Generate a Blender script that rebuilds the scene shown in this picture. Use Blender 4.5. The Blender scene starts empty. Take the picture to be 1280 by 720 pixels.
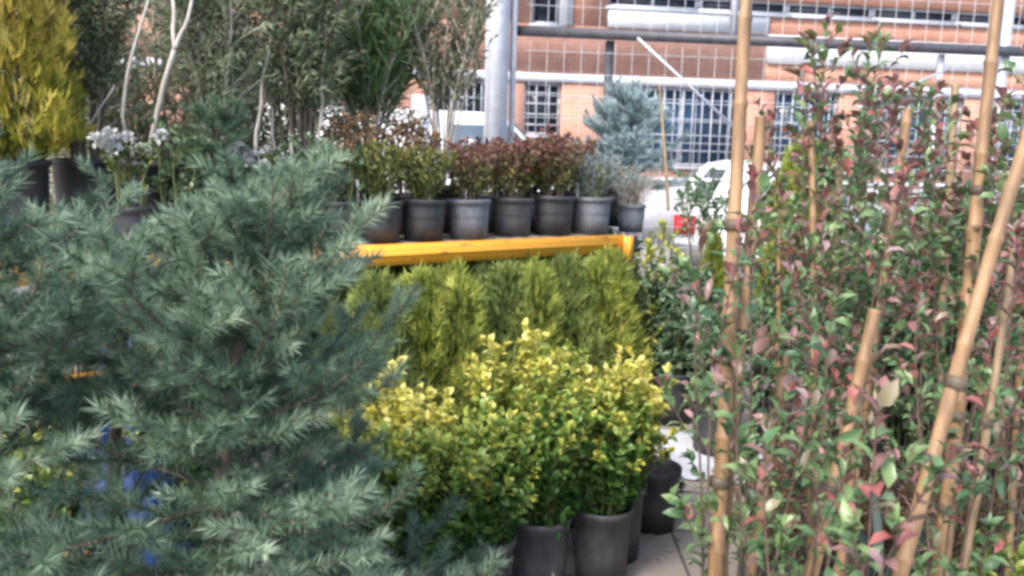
import bpy, bmesh, math, random
import numpy as np
from mathutils import Matrix, Vector

scene = bpy.context.scene
COL = scene.collection
R = math.radians

# ------------------------------------------------------------------ camera
F, W0, H0 = 1100.0, 1280.0, 720.0
PITCH, ROLL, EYE = R(9.3), R(1.5), 1.6
cam_d = bpy.data.cameras.new("camera"); cam = bpy.data.objects.new("camera", cam_d); COL.objects.link(cam)
cam_d.sensor_width = 36.0; cam_d.lens = 36.0 * F / W0; cam_d.clip_start = 0.05; cam_d.clip_end = 600
M = Matrix.Translation((0, 0, EYE)) @ Matrix.Rotation(R(90) - PITCH, 4, 'X') @ Matrix.Rotation(ROLL, 4, 'Z')
cam.matrix_world = M
scene.camera = cam
MI = M.inverted()
cam_d.dof.use_dof = True; cam_d.dof.focus_distance = 3.0; cam_d.dof.aperture_fstop = 5.6

def at(x, y, d):
    return M @ Vector(((x - 640) / F * d, -(y - 360) / F * d, -d))
def on_z(x, y, z):
    p = at(x, y, 1.0); o = Vector((0, 0, EYE)); k = (z - EYE) / (p.z - EYE)
    return o + (p - o) * k
def gp(x, d, z=0.0):
    z0, z1 = at(x, 0, d).z, at(x, 720, d).z
    return at(x, 720 * (z - z0) / (z1 - z0), d)
def project(p):
    c = MI @ Vector(p); return 640 + F * c.x / -c.z, 360 - F * c.y / -c.z

# ------------------------------------------------------------------ materials
def new_mat(name):
    m = bpy.data.materials.new(name); m.use_nodes = True
    nt = m.node_tree; nt.nodes.clear()
    out = nt.nodes.new('ShaderNodeOutputMaterial')
    return m, nt, out
def node(nt, typ, **kw):
    n = nt.nodes.new(typ)
    for k, v in kw.items():
        if hasattr(n, k): setattr(n, k, v)
    return n
def ramp(nt, stops):
    r = nt.nodes.new('ShaderNodeValToRGB'); e = r.color_ramp.elements
    while len(e) > 1: e.remove(e[-1])
    for i, (p, c) in enumerate(stops):
        k = e[0] if i == 0 else e.new(p)
        k.position = p; k.color = (*c, 1)
    return r
def leaf_mat(name, stops, rough=0.5, trans=0.3, spec=0.4):
    m, nt, out = new_mat(name); L = nt.links.new
    a = node(nt, 'ShaderNodeAttribute'); a.attribute_name = 'hue'
    r = ramp(nt, stops); L(a.outputs['Fac'], r.inputs[0])
    p = node(nt, 'ShaderNodeBsdfPrincipled'); L(r.outputs[0], p.inputs['Base Color'])
    p.inputs['Roughness'].default_value = rough; p.inputs['Specular IOR Level'].default_value = spec
    t = node(nt, 'ShaderNodeBsdfTranslucent'); L(r.outputs[0], t.inputs['Color'])
    mx = node(nt, 'ShaderNodeMixShader'); mx.inputs[0].default_value = trans
    L(p.outputs[0], mx.inputs[1]); L(t.outputs[0], mx.inputs[2]); L(mx.outputs[0], out.inputs[0])
    return m
def solid(name, c1, c2=None, scale=12.0, rough=0.6, metal=0.0, bump=0.0, detail=5, stretch=(1, 1, 1), spec=0.5, lo=.35, hi=.65):
    m, nt, out = new_mat(name); L = nt.links.new
    p = node(nt, 'ShaderNodeBsdfPrincipled')
    c2 = c2 or tuple(0.7 * k for k in c1)
    tc = node(nt, 'ShaderNodeTexCoord'); mp = node(nt, 'ShaderNodeMapping'); mp.inputs['Scale'].default_value = stretch
    n = node(nt, 'ShaderNodeTexNoise'); n.inputs['Scale'].default_value = scale; n.inputs['Detail'].default_value = detail
    n.inputs['Roughness'].default_value = .65
    L(tc.outputs['Object'], mp.inputs[0]); L(mp.outputs[0], n.inputs['Vector'])
    r = ramp(nt, [(lo, c2), (hi, c1)]); L(n.outputs['Fac'], r.inputs[0]); L(r.outputs[0], p.inputs['Base Color'])
    p.inputs['Roughness'].default_value = rough; p.inputs['Metallic'].default_value = metal; p.inputs['Specular IOR Level'].default_value = spec
    if bump:
        b = node(nt, 'ShaderNodeBump'); b.inputs['Strength'].default_value = bump; b.inputs['Distance'].default_value = .01
        L(n.outputs['Fac'], b.inputs['Height']); L(b.outputs[0], p.inputs['Normal'])
    L(p.outputs[0], out.inputs[0])
    return m
def brick_mat(name, c1, c2, mortar, sx=4.0, bw=.25, rh=.075, ms=.008, axes='xz', rough=.85, offset=.5, bump=.3, stain=None):
    m, nt, out = new_mat(name); L = nt.links.new
    tc = node(nt, 'ShaderNodeTexCoord'); s = node(nt, 'ShaderNodeSeparateXYZ'); c = node(nt, 'ShaderNodeCombineXYZ')
    L(tc.outputs['Object'], s.inputs[0]); L(s.outputs['X'], c.inputs['X']); L(s.outputs['Z' if axes == 'xz' else 'Y'], c.inputs['Y'])
    b = node(nt, 'ShaderNodeTexBrick'); b.offset = offset
    b.inputs['Scale'].default_value = 1.0; b.inputs['Brick Width'].default_value = bw; b.inputs['Row Height'].default_value = rh
    b.inputs['Mortar Size'].default_value = ms; b.inputs['Color1'].default_value = (*c1, 1); b.inputs['Color2'].default_value = (*c2, 1)
    b.inputs['Mortar'].default_value = (*mortar, 1)
    L(c.outputs[0], b.inputs['Vector'])
    n = node(nt, 'ShaderNodeTexNoise'); n.inputs['Scale'].default_value = 1.3; n.inputs['Detail'].default_value = 8; n.inputs['Roughness'].default_value = .7
    L(tc.outputs['Object'], n.inputs['Vector'])
    r = ramp(nt, [(.3, (.5, .49, .47)), (.5, (.85, .84, .83)), (.66, (1, 1, 1))]); L(n.outputs['Fac'], r.inputs[0])
    mx = node(nt, 'ShaderNodeMix', data_type='RGBA', blend_type='MULTIPLY'); mx.inputs[0].default_value = .8
    L(b.outputs['Color'], mx.inputs[6]); L(r.outputs[0], mx.inputs[7])
    p = node(nt, 'ShaderNodeBsdfPrincipled'); L(mx.outputs[2], p.inputs['Base Color']); p.inputs['Roughness'].default_value = rough
    if bump:
        bp = node(nt, 'ShaderNodeBump'); bp.inputs['Strength'].default_value = bump; bp.inputs['Distance'].default_value = .01; bp.invert = True
        L(b.outputs['Fac'], bp.inputs['Height']); L(bp.outputs[0], p.inputs['Normal'])
    L(p.outputs[0], out.inputs[0])
    return m

MT = {}
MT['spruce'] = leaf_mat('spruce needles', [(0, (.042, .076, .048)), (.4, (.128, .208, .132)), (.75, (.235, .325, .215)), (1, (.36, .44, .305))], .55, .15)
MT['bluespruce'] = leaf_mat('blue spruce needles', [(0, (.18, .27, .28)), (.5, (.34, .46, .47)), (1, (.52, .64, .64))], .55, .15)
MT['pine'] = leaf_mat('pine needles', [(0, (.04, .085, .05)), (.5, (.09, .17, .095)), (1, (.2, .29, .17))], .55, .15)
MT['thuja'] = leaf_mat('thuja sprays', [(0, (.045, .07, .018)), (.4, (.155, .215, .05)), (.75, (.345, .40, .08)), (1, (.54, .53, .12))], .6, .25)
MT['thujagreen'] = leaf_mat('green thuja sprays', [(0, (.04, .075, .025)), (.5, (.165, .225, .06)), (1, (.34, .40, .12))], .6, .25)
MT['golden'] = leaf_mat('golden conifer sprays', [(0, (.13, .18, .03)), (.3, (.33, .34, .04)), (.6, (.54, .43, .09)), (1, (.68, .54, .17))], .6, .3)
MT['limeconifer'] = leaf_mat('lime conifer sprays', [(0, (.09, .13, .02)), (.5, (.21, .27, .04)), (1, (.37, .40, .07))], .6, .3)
MT['euonymus'] = leaf_mat('variegated leaves', [(0, (.045, .12, .025)), (.3, (.13, .23, .04)), (.5, (.26, .33, .06)), (.7, (.43, .46, .10)), (.88, (.62, .54, .08)), (1, (.66, .62, .20))], .38, .25, .5)
MT['photinia'] = leaf_mat('photinia leaves', [(0, (.05, .12, .055)), (.22, (.12, .22, .09)), (.42, (.24, .33, .13)), (.52, (.34, .31, .17)), (.64, (.20, .14, .115)), (.78, (.26, .13, .12)), (.9, (.36, .11, .09)), (1, (.40, .28, .28))], .36, .25, .6)
MT['laurel'] = leaf_mat('evergreen leaves', [(0, (.03, .065, .03)), (.5, (.085, .155, .07)), (1, (.20, .28, .14))], .38, .25, .55)
MT['silver'] = leaf_mat('silver edged leaves', [(0, (.04, .09, .05)), (.45, (.10, .18, .09)), (.75, (.30, .38, .26)), (1, (.62, .66, .55))], .42, .25, .5)
MT['redleaf'] = leaf_mat('red shrub leaves', [(0, (.14, .18, .05)), (.2, (.25, .23, .08)), (.4, (.22, .115, .09)), (.7, (.28, .12, .11)), (1, (.45, .26, .23))], .42, .3)
MT['olive'] = leaf_mat('narrow tree leaves', [(0, (.14, .18, .10)), (.5, (.33, .39, .235)), (.85, (.48, .52, .36)), (1, (.58, .60, .46))], .5, .4)
MT['airy'] = leaf_mat('grey green leaves', [(0, (.10, .12, .07)), (.5, (.20, .22, .13)), (1, (.34, .34, .22))], .5, .3)
MT['oleander'] = leaf_mat('oleander leaves', [(0, (.08, .16, .08)), (.5, (.20, .32, .14)), (1, (.40, .50, .28))], .42, .35)
MT['skimmia'] = leaf_mat('olive green leaves', [(0, (.05, .08, .025)), (.5, (.13, .17, .05)), (.85, (.28, .26, .07)), (1, (.42, .25, .06))], .42, .25)
MT['lavender'] = leaf_mat('grey leaves', [(0, (.16, .2, .2)), (.5, (.29, .33, .33)), (1, (.48, .52, .53))], .6, .2)
MT['dry'] = leaf_mat('dry twigs', [(0, (.2, .17, .12)), (1, (.42, .38, .30))], .8, .1)
MT['bronze'] = leaf_mat('bronze leaves', [(0, (.10, .09, .04)), (.4, (.22, .13, .06)), (.75, (.34, .20, .10)), (1, (.42, .33, .20))], .5, .25)
MT['petal'] = leaf_mat('white petals', [(0, (.42, .43, .42)), (1, (.62, .62, .60))], .5, .3)
MT['strap'] = leaf_mat('strap leaves', [(0, (.03, .05, .035)), (.6, (.07, .11, .075)), (1, (.2, .24, .18))], .38, .15, .6)
MT['bark'] = solid('bark', (.20, .15, .11), (.09, .065, .05), 40, .9, bump=.5, stretch=(1, 1, .25))
MT['palebark'] = solid('pale bark', (.56, .52, .46), (.33, .29, .25), 30, .85, bump=.4, stretch=(1, 1, .3))
MT['redstem'] = solid('red brown stems', (.15, .095, .07), (.075, .05, .038), 30, .75)
MT['greenstem'] = solid('green stems', (.15, .17, .06), (.08, .09, .04), 30, .7)
MT['bamboo'] = solid('bamboo cane', (.33, .20, .10), (.14, .08, .04), 9, .55, bump=.15, stretch=(3, 3, .35), lo=.3, hi=.62)
MT['bamboopale'] = solid('pale bamboo cane', (.33, .235, .135), (.17, .11, .06), 9, .55, bump=.15, stretch=(3, 3, .35), lo=.3, hi=.62)
MT['tie'] = solid('brown tie band', (.10, .075, .05), None, 20, .6)
MT['black'] = solid('black plastic', (.055, .056, .062), (.028, .029, .033), 14, .5, spec=.5, stretch=(1, 1, .5), detail=9)
MT['charcoal'] = solid('charcoal plastic', (.095, .092, .098), (.045, .044, .047), 12, .55, stretch=(1, 1, .5), detail=9)
MT['grey'] = solid('grey plastic', (.175, .188, .215), (.095, .10, .115), 12, .55, stretch=(1, 1, .5), detail=9)
MT['soil'] = solid('potting soil', (.075, .052, .036), (.025, .018, .012), 60, .95, bump=.9)
MT['orange'] = solid('orange painted steel', (.86, .37, .03), (.22, .085, .03), 16, .55, lo=.30, hi=.40, stretch=(.5, 1, 1.6), detail=9)
MT['blue'] = solid('blue painted steel', (.025, .085, .32), (.035, .055, .13), 9, .5, lo=.3, hi=.5)
MT['sackblue'] = solid('blue sack film', (.022, .07, .30), (.02, .04, .13), 6, .4, bump=.3)
MT['deck'] = solid('weathered wood', (.30, .25, .19), (.16, .13, .10), 10, .85, bump=.3, stretch=(8, .6, 8))
MT['steel'] = solid('galvanised steel', (.60, .62, .66), (.46, .48, .53), 14, .5, .25)
MT['darksteel'] = solid('dark painted steel', (.07, .072, .085), (.04, .04, .05), 10, .5)
MT['wire'] = solid('mesh wire', (.66, .67, .69), (.5, .5, .53), 20, .5, .2)
MT['brick'] = brick_mat('salmon brick', (.54, .265, .185), (.48, .23, .155), (.50, .34, .28), ms=.006)
MT['render'] = solid('white render', (.58, .59, .63), (.44, .45, .49), 2.2, .85, detail=9)
MT['plinth'] = solid('grey render', (.47, .46, .49), (.35, .34, .36), 2.0, .9, detail=9)
MT['whiteframe'] = solid('white frame paint', (.42, .44, .49), (.33, .35, .39), 9, .5)
MT['roof'] = solid('roof sheet', (.28, .27, .27), (.2, .19, .19), 3, .7)
MT['slab'] = brick_mat('paving slabs', (.34, .295, .26), (.285, .25, .225), (.10, .09, .08), bw=.42, rh=.42, ms=.007, axes='xy', offset=0.0, bump=.4)
MT['yard'] = solid('yard concrete', (.33, .32, .31), (.20, .195, .19), 1.6, .9, detail=12, bump=.15)
MT['sheet'] = solid('white plastic film', (.56, .58, .63), (.42, .43, .47), 5, .5)
MT['carwhite'] = solid('white car paint', (.78, .78, .79), (.72, .72, .73), 1.5, .28, spec=.6)
MT['tyre'] = solid('tyre rubber', (.03, .03, .03), None, 20, .85)
MT['rim'] = solid('wheel rim', (.45, .46, .48), None, 10, .35, .7)
MT['bumper'] = solid('grey bumper', (.16, .165, .175), None, 6, .5)
MT['plate'] = solid('plate white', (.75, .75, .72), None, 6, .5)
def glass_mat(name, base, rough=.08):
    m, nt, out = new_mat(name); L = nt.links.new
    p = node(nt, 'ShaderNodeBsdfPrincipled'); tc = node(nt, 'ShaderNodeTexCoord')
    n = node(nt, 'ShaderNodeTexNoise'); n.inputs['Scale'].default_value = .9; n.inputs['Detail'].default_value = 3
    L(tc.outputs['Object'], n.inputs['Vector'])
    r = ramp(nt, [(.35, tuple(.5 * k for k in base)), (.65, base)]); L(n.outputs['Fac'], r.inputs[0]); L(r.outputs[0], p.inputs['Base Color'])
    p.inputs['Roughness'].default_value = rough; p.inputs['Specular IOR Level'].default_value = .35
    L(p.outputs[0], out.inputs[0]); return m
MT['glass'] = glass_mat('dark window glass', (.03, .038, .055), .18)
MT['glassblue'] = glass_mat('blue window glass', (.04, .085, .15), .18)
MT['carglass'] = glass_mat('car glass', (.10, .14, .18), .05)
MT['lampred'] = solid('red lamp lens', (.62, .03, .04), (.45, .02, .03), 20, .2)
MT['lampclear'] = solid('clear lamp lens', (.7, .7, .7), None, 20, .2)

# ------------------------------------------------------------------ geometry collector
def nz(a):
    return a / np.maximum(np.linalg.norm(a, axis=-1, keepdims=True), 1e-9)
class G:
    def __init__(s): s.v = []; s.h = []; s.f = {3: [], 4: []}; s.poly = []; s.n = 0
    def add(s, V, F, hue=None):
        V = np.asarray(V, float).reshape(-1, 3); F = np.asarray(F, int)
        s.v.append(V); s.f[F.shape[1]].append(F + s.n)
        s.h.append(np.zeros(len(V)) if hue is None else np.asarray(hue, float).reshape(-1)); s.n += len(V)
    def more(s, F, base):
        F = np.asarray(F, int); s.f[F.shape[1]].append(F + base)
    def box(s, c, d, ax=None):
        c = np.array(c, float); d = np.array(d, float) / 2
        V = np.array([[x, y, z] for x in (-1, 1) for y in (-1, 1) for z in (-1, 1)]) * d
        if ax is not None: V = V @ np.array(ax)
        s.add(V + c, [[0, 1, 3, 2], [4, 6, 7, 5], [0, 4, 5, 1], [2, 3, 7, 6], [0, 2, 6, 4], [1, 5, 7, 3]])
    def bx(s, x0, x1, y0, y1, z0, z1): s.box(((x0+x1)/2, (y0+y1)/2, (z0+z1)/2), (x1-x0, y1-y0, z1-z0))
    def bar(s, a, b, w, h):
        a = np.array(a, float); b = np.array(b, float); x = nz(b - a); up = np.array([0, 0, 1.]) if abs(x[2]) < .95 else np.array([0, 1., 0])
        y = nz(np.cross(up, x)); z = np.cross(x, y)
        s.box((a + b) / 2, (np.linalg.norm(b - a), w, h), np.array([x, y, z]))
    def tube(s, P, r, k=6, cap=True):
        P = np.asarray(P, float); n = len(P); r = np.broadcast_to(np.asarray(r, float), (n,))
        T = nz(np.gradient(P, axis=0)); ref = np.array([1., 0, 0]) if abs(T[0][0]) < .8 else np.array([0, 1., 0])
        U = nz(np.cross(T, ref)); Vv = np.cross(T, U); a = np.arange(k) * 2 * math.pi / k
        V = P[:, None] + r[:, None, None] * (np.cos(a)[None, :, None] * U[:, None] + np.sin(a)[None, :, None] * Vv[:, None])
        i = np.arange(n - 1)[:, None] * k; j = np.arange(k)[None]; j2 = (j + 1) % k
        Fq = np.stack([i + j, i + j2, i + k + j2, i + k + j], -1).reshape(-1, 4)
        base = s.n; s.add(V.reshape(-1, 3), Fq)
        if cap and k == 4: s.more([[0, 3, 2, 1], [(n-1)*k, (n-1)*k+1, (n-1)*k+2, (n-1)*k+3]], base)
        elif cap:
            s.more([[0, q + 1, q] for q in range(1, k - 1)] + [[(n-1)*k, (n-1)*k + q, (n-1)*k + q + 1] for q in range(1, k - 1)], base)
    def segs(s, A, B, ra, rb, k=3):
        A = np.asarray(A); B = np.asarray(B); n = len(A)
        if not n: return
        T = nz(B - A); ref = np.where(np.abs(T[:, :1]) < .8, [[1., 0, 0]], [[0, 1., 0]]); U = nz(np.cross(T, ref)); Vv = np.cross(T, U)
        a = np.arange(k) * 2 * math.pi / k; ra = np.broadcast_to(ra, (n,)); rb = np.broadcast_to(rb, (n,))
        C = np.cos(a)[None, :, None] * U[:, None] + np.sin(a)[None, :, None] * Vv[:, None]
        V = np.concatenate([A[:, None] + ra[:, None, None] * C, B[:, None] + rb[:, None, None] * C], 1)
        o = (np.arange(n) * 2 * k)[:, None, None]; j = np.arange(k); j2 = (j + 1) % k
        s.add(V.reshape(-1, 3), (o + np.stack([j, j2, k + j2, k + j], -1)[None]).reshape(-1, 4))
    def leaves(s, P, D, N, L, Wd, hue, rim=0.0, fold=.18, bend=.2):
        P = np.asarray(P); n = len(P)
        if not n: return
        D = nz(np.asarray(D)); N = np.asarray(N); N = nz(N - D * (D * N).sum(-1, keepdims=True)); S = np.cross(D, N)
        L = np.broadcast_to(L, (n,))[:, None]; Wd = np.broadcast_to(Wd, (n,))[:, None]; hue = np.broadcast_to(hue, (n,))
        if np.mean(Wd / L) > .3:
            f1 = fold; m1, m2 = P + D * L * .30 + N * L * .05, P + D * L * .66 + N * L * (.05 - bend * .35); t = P + D * L * (1 - bend * .3) - N * L * bend
            V = np.stack([P, P + (m1 - P) + S * Wd * .42 + N * Wd * f1, m1, m1 - S * Wd * .42 + N * Wd * f1, m2 + S * Wd * .44 + N * Wd * f1, m2, m2 - S * Wd * .44 + N * Wd * f1, t], 1)
            o8 = (np.arange(n) * 8)[:, None, None]; base = s.n
            H = np.stack([hue, hue + rim, hue, hue + rim, hue + rim, hue, hue + rim, hue + rim * .7], 1)
            s.add(V.reshape(-1, 3), (o8 + np.array([[0, 2, 1], [0, 3, 2], [4, 5, 7], [5, 6, 7]])[None]).reshape(-1, 3), H)
            s.more((o8 + np.array([[1, 2, 5, 4], [2, 3, 6, 5]])[None]).reshape(-1, 4), base); return
        c = P + D * L * .5 + N * L * .04; l = P + D * L * .45 + S * Wd * .5 + N * Wd * fold; r = P + D * L * .45 - S * Wd * .5 + N * Wd * fold
        t = P + D * L * (1 - bend * .25) - N * L * bend
        V = np.stack([P, c, l, r, t], 1); o = (np.arange(n) * 5)[:, None, None]
        Fc = np.array([[0, 3, 1], [0, 1, 2], [1, 3, 4], [2, 1, 4]])[None]
        H = np.stack([hue, hue, hue + rim, hue + rim, hue + rim * .6], 1)
        s.add(V.reshape(-1, 3), (o + Fc).reshape(-1, 3), H)
    def needles(s, P, D, L, w, hue, rs):
        n = len(P); D = nz(D); S = nz(np.cross(D, nz(rs.normal(size=(n, 3))))); L = np.broadcast_to(L, (n,))[:, None]; w = np.broadcast_to(w, (n,))[:, None]
        V = np.stack([P - S * w, P + S * w, P + D * L], 1)
        s.add(V.reshape(-1, 3), np.arange(n * 3).reshape(-1, 3), np.repeat(np.broadcast_to(hue, (n,)), 3))
    def lathe(s, prof, k=24):
        a = np.arange(k) * 2 * math.pi / k; pr = np.array(prof, float); n = len(pr)
        V = np.stack([pr[:, None, 0] * np.cos(a), pr[:, None, 0] * np.sin(a), np.repeat(pr[:, 1:2], k, 1)], -1)
        i = np.arange(n - 1)[:, None] * k; j = np.arange(k)[None]; j2 = (j + 1) % k
        s.add(V.reshape(-1, 3), np.stack([i + j, i + j2, i + k + j2, i + k + j], -1).reshape(-1, 4))
    def mesh(s, name, mat, smooth=False):
        me = bpy.data.meshes.new(name); V = np.concatenate(s.v); me.vertices.add(len(V)); me.vertices.foreach_set('co', V.ravel())
        fs = [np.concatenate(s.f[k]) for k in (3, 4) if s.f[k]]
        loops = np.concatenate([f.ravel() for f in fs]); tot = np.concatenate([np.full(len(f), f.shape[1]) for f in fs])
        me.loops.add(len(loops)); me.loops.foreach_set('vertex_index', loops.astype(np.int32))
        me.polygons.add(len(tot)); st = np.concatenate([[0], np.cumsum(tot)[:-1]])
        me.polygons.foreach_set('loop_start', st.astype(np.int32)); me.polygons.foreach_set('loop_total', tot.astype(np.int32))
        me.update(calc_edges=True); me.validate()
        at_ = me.attributes.new('hue', 'FLOAT', 'POINT'); at_.data.foreach_set('value', np.clip(np.concatenate(s.h), 0, 1).astype(np.float32))
        if smooth: me.polygons.foreach_set('use_smooth', np.ones(len(tot), bool))
        me.materials.append(MT[mat] if isinstance(mat, str) else mat)
        return me

def obj(name, me, parent=None, label=None):
    o = bpy.data.objects.new(name, me); COL.objects.link(o)
    if parent: o.parent = parent
    if label: o['label'] = label
    return o
def tag(o, label, cat, group=None):
    o['label'] = label; o['category'] = cat
    if group: o['group'] = group
    return o
def thing(name, label, cat, loc=(0, 0, 0), rz=0.0, group=None, parts=(), scale=1.0):
    o = bpy.data.objects.new(name, None); COL.objects.link(o); o.empty_display_size = .1
    o.location = loc; o.rotation_euler = (0, 0, rz); o.scale = (scale,) * 3
    tag(o, label, cat, group); add_parts(o, parts); return o
def add_parts(o, parts):
    for p in parts:
        c = obj(p[0], p[1], o)
        if len(p) > 2: add_parts(c, p[2])
def structure(name, me): o = obj(name, me); o['kind'] = 'structure'; return o

# ------------------------------------------------------------------ pots
_pots = {}
def pot(r, h, mat):
    key = (r, h, mat)
    if key not in _pots:
        g = G(); rb = r * .83; lip = min(.03, h * .13)
        g.lathe([(0, .004), (rb * .9, .004), (rb, .0), (rb + (r*.93 - rb) * .5, (h - lip) * .5), (r * .93, h - lip), (r, h - lip + .003), (r * 1.02, h - .004), (r * 1.0, h), (r * .95, h), (r * .92, h - .05), (r * .9, h - .09)], 28)
        s = G(); rs = np.random.RandomState(3); k = 20
        a = np.arange(k) * 2 * math.pi / k; V = [[0, 0, h - .03]]
        for q in (.3, .6, .91):
            for t in a: V.append([q * r * math.cos(t), q * r * math.sin(t), h - .035 + rs.uniform(-.008, .01)])
        Fq = []
        s.add(V, [[0, 1 + i, 1 + (i + 1) % k] for i in range(k)])
        s.more([[1 + q*k + i, 1 + (q+1)*k + i, 1 + (q+1)*k + (i+1) % k, 1 + q*k + (i+1) % k] for q in (0, 1) for i in range(k)], 0)
        _pots[key] = (g.mesh('pot', mat, True), s.mesh('soil', 'soil'))
    a, b = _pots[key]
    return ('pot', a, [('soil', b)])

# ------------------------------------------------------------------ plants
def perp(T, rs):
    return nz(np.cross(T, nz(rs.normal(size=T.shape))))
def spruce_parts(seed, z_pot, z0, H, Rad, lean=(0, 0), step=.085, nl=.037, nw=.0015, dens=1350, gap=None, mat='spruce', power=.75, nb=(6, 9), minr=.08, barkmat='bark'):
    rs = np.random.RandomState(seed); t = G(); c = G()
    def trunk(z):
        u = max(0, (z - z_pot) / (H - z_pot)); return np.array([lean[0] * u ** 1.6 + .012 * math.sin(9 * u + seed), lean[1] * u ** 1.6 + .012 * math.cos(8 * u), z])
    zs = np.linspace(z_pot - .03, H, 14); t.tube([trunk(z) for z in zs], np.linspace(.028, .005, 14), 7)
    A, B, ra, rb, lv, hu = [], [], [], [], [], []
    def put(P, r0, r1, level, hue):
        n = len(P) - 1
        for i in range(n):
            A.append(P[i]); B.append(P[i + 1]); ra.append(r0 + (r1 - r0) * i / n); rb.append(r0 + (r1 - r0) * (i + 1) / n); lv.append(level); hu.append(hue)
    up = np.array([0, 0, 1.])
    z = z0
    while z < H - .02:
        u = (z - z0) / (H - z0); rad0 = Rad * max(0, 1 - u) ** power + minr * (1 - .6 * u)
        n = rs.randint(*nb); a0 = rs.uniform(0, 6.28)
        for i in range(n):
            az = a0 + i * 6.283 / n + rs.uniform(-.35, .35); inter = rs.uniform() < .3; rad = rad0 * (rs.uniform(.4, .7) if inter else rs.uniform(.75, 1.2)); zz = z + (rs.uniform(-.08, .02) if inter else rs.uniform(-.02, .02))
            
            if gap is not None and zz < gap[1] and abs((az - gap[0] + math.pi) % (2 * math.pi) - math.pi) < gap[2] and rs.uniform() < .65: continue
            el = R(8 + 42 * u + rs.uniform(-14, 14)); p = trunk(zz); hd = np.array([math.cos(az), math.sin(az), 0]); m = max(3, int(rad / .06) + 2)
            P = [p.copy()]; wob = rs.uniform(-.25, .25)
            for k in range(m):
                s = (k + 1) / m; e = el - .25 * math.sin(s * 3) + .5 * s * s; ha = az + wob * s
                p = p + rad / m * np.array([math.cos(ha) * math.cos(e), math.sin(ha) * math.cos(e), math.sin(e)]); P.append(p.copy())
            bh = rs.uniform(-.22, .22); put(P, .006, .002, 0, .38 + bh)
            P = np.array(P); dist = 0.0; side = 1; s = .16
            while s < .97:
                f = s * m; i0 = int(f); q = P[i0] + (P[i0 + 1] - P[i0]) * (f - i0); ax = nz(P[i0 + 1] - P[i0]); sd = nz(np.cross(ax, up)) * side
                ln = (.5 * rad * (1 - s) + .055) * rs.uniform(.7, 1.2); ang = R(rs.uniform(38, 62)); dv = nz(ax * math.cos(ang) + sd * math.sin(ang) + up * rs.uniform(-.18, .28))
                m2 = max(2, int(ln / .06)); Q = [q]
                for k in range(m2): dv = nz(dv + ax * .12 + up * .06); Q.append(Q[-1] + dv * ln / m2)
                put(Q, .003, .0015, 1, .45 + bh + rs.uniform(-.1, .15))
                if ln > .09:
                    v = .3
                    s3 = 1
                    while v < .95:
                        g_ = v * m2; j0 = int(g_); q3 = Q[j0] + (Q[j0 + 1] - Q[j0]) * (g_ - j0); ax3 = nz(Q[j0 + 1] - Q[j0]); d3 = nz(ax3 * .65 + nz(np.cross(ax3, up)) * s3 * .7 + up * rs.uniform(-.1, .3))
                        l3 = (.4 * ln * (1 - v) + .05) * rs.uniform(.7, 1.2); put([q3, q3 + d3 * l3], .0018, .001, 2, .55 + bh + rs.uniform(-.12, .2)); v += .10 / ln; s3 = -s3
                s += .092 / rad * rs.uniform(.7, 1.3) ; side = -side
        z += step * rs.uniform(.75, 1.2) * (1 - .25 * u)
    A = np.array(A); B = np.array(B); ra = np.array(ra); rb = np.array(rb); lv = np.array(lv); hu = np.array(hu)
    t.segs(A, B, ra, rb, 3)
    ln = np.linalg.norm(B - A, axis=1); cnt = np.maximum(3, (ln * dens * np.where(lv == 0, .8, 1)).astype(int)); idx = np.repeat(np.arange(len(A)), cnt)
    f = rs.uniform(0, 1, len(idx)); ax = nz(B - A)[idx]; P = A[idx] + (B - A)[idx] * f[:, None]
    pp = perp(ax, rs); pp[:, 2] = pp[:, 2] * .75 + .22; an = np.radians(rs.uniform(38, 78, len(idx)) * (1 - .45 * np.clip(f, 0, 1) ** 4 * (lv[idx] > 0)))[:, None]
    D = ax * np.cos(an) + nz(pp) * np.sin(an)
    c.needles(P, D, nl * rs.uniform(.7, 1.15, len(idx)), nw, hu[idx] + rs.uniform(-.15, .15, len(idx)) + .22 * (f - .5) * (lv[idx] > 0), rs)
    return [('trunk', t.mesh('trunk', barkmat)), ('crown', c.mesh('crown', mat))]

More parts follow.
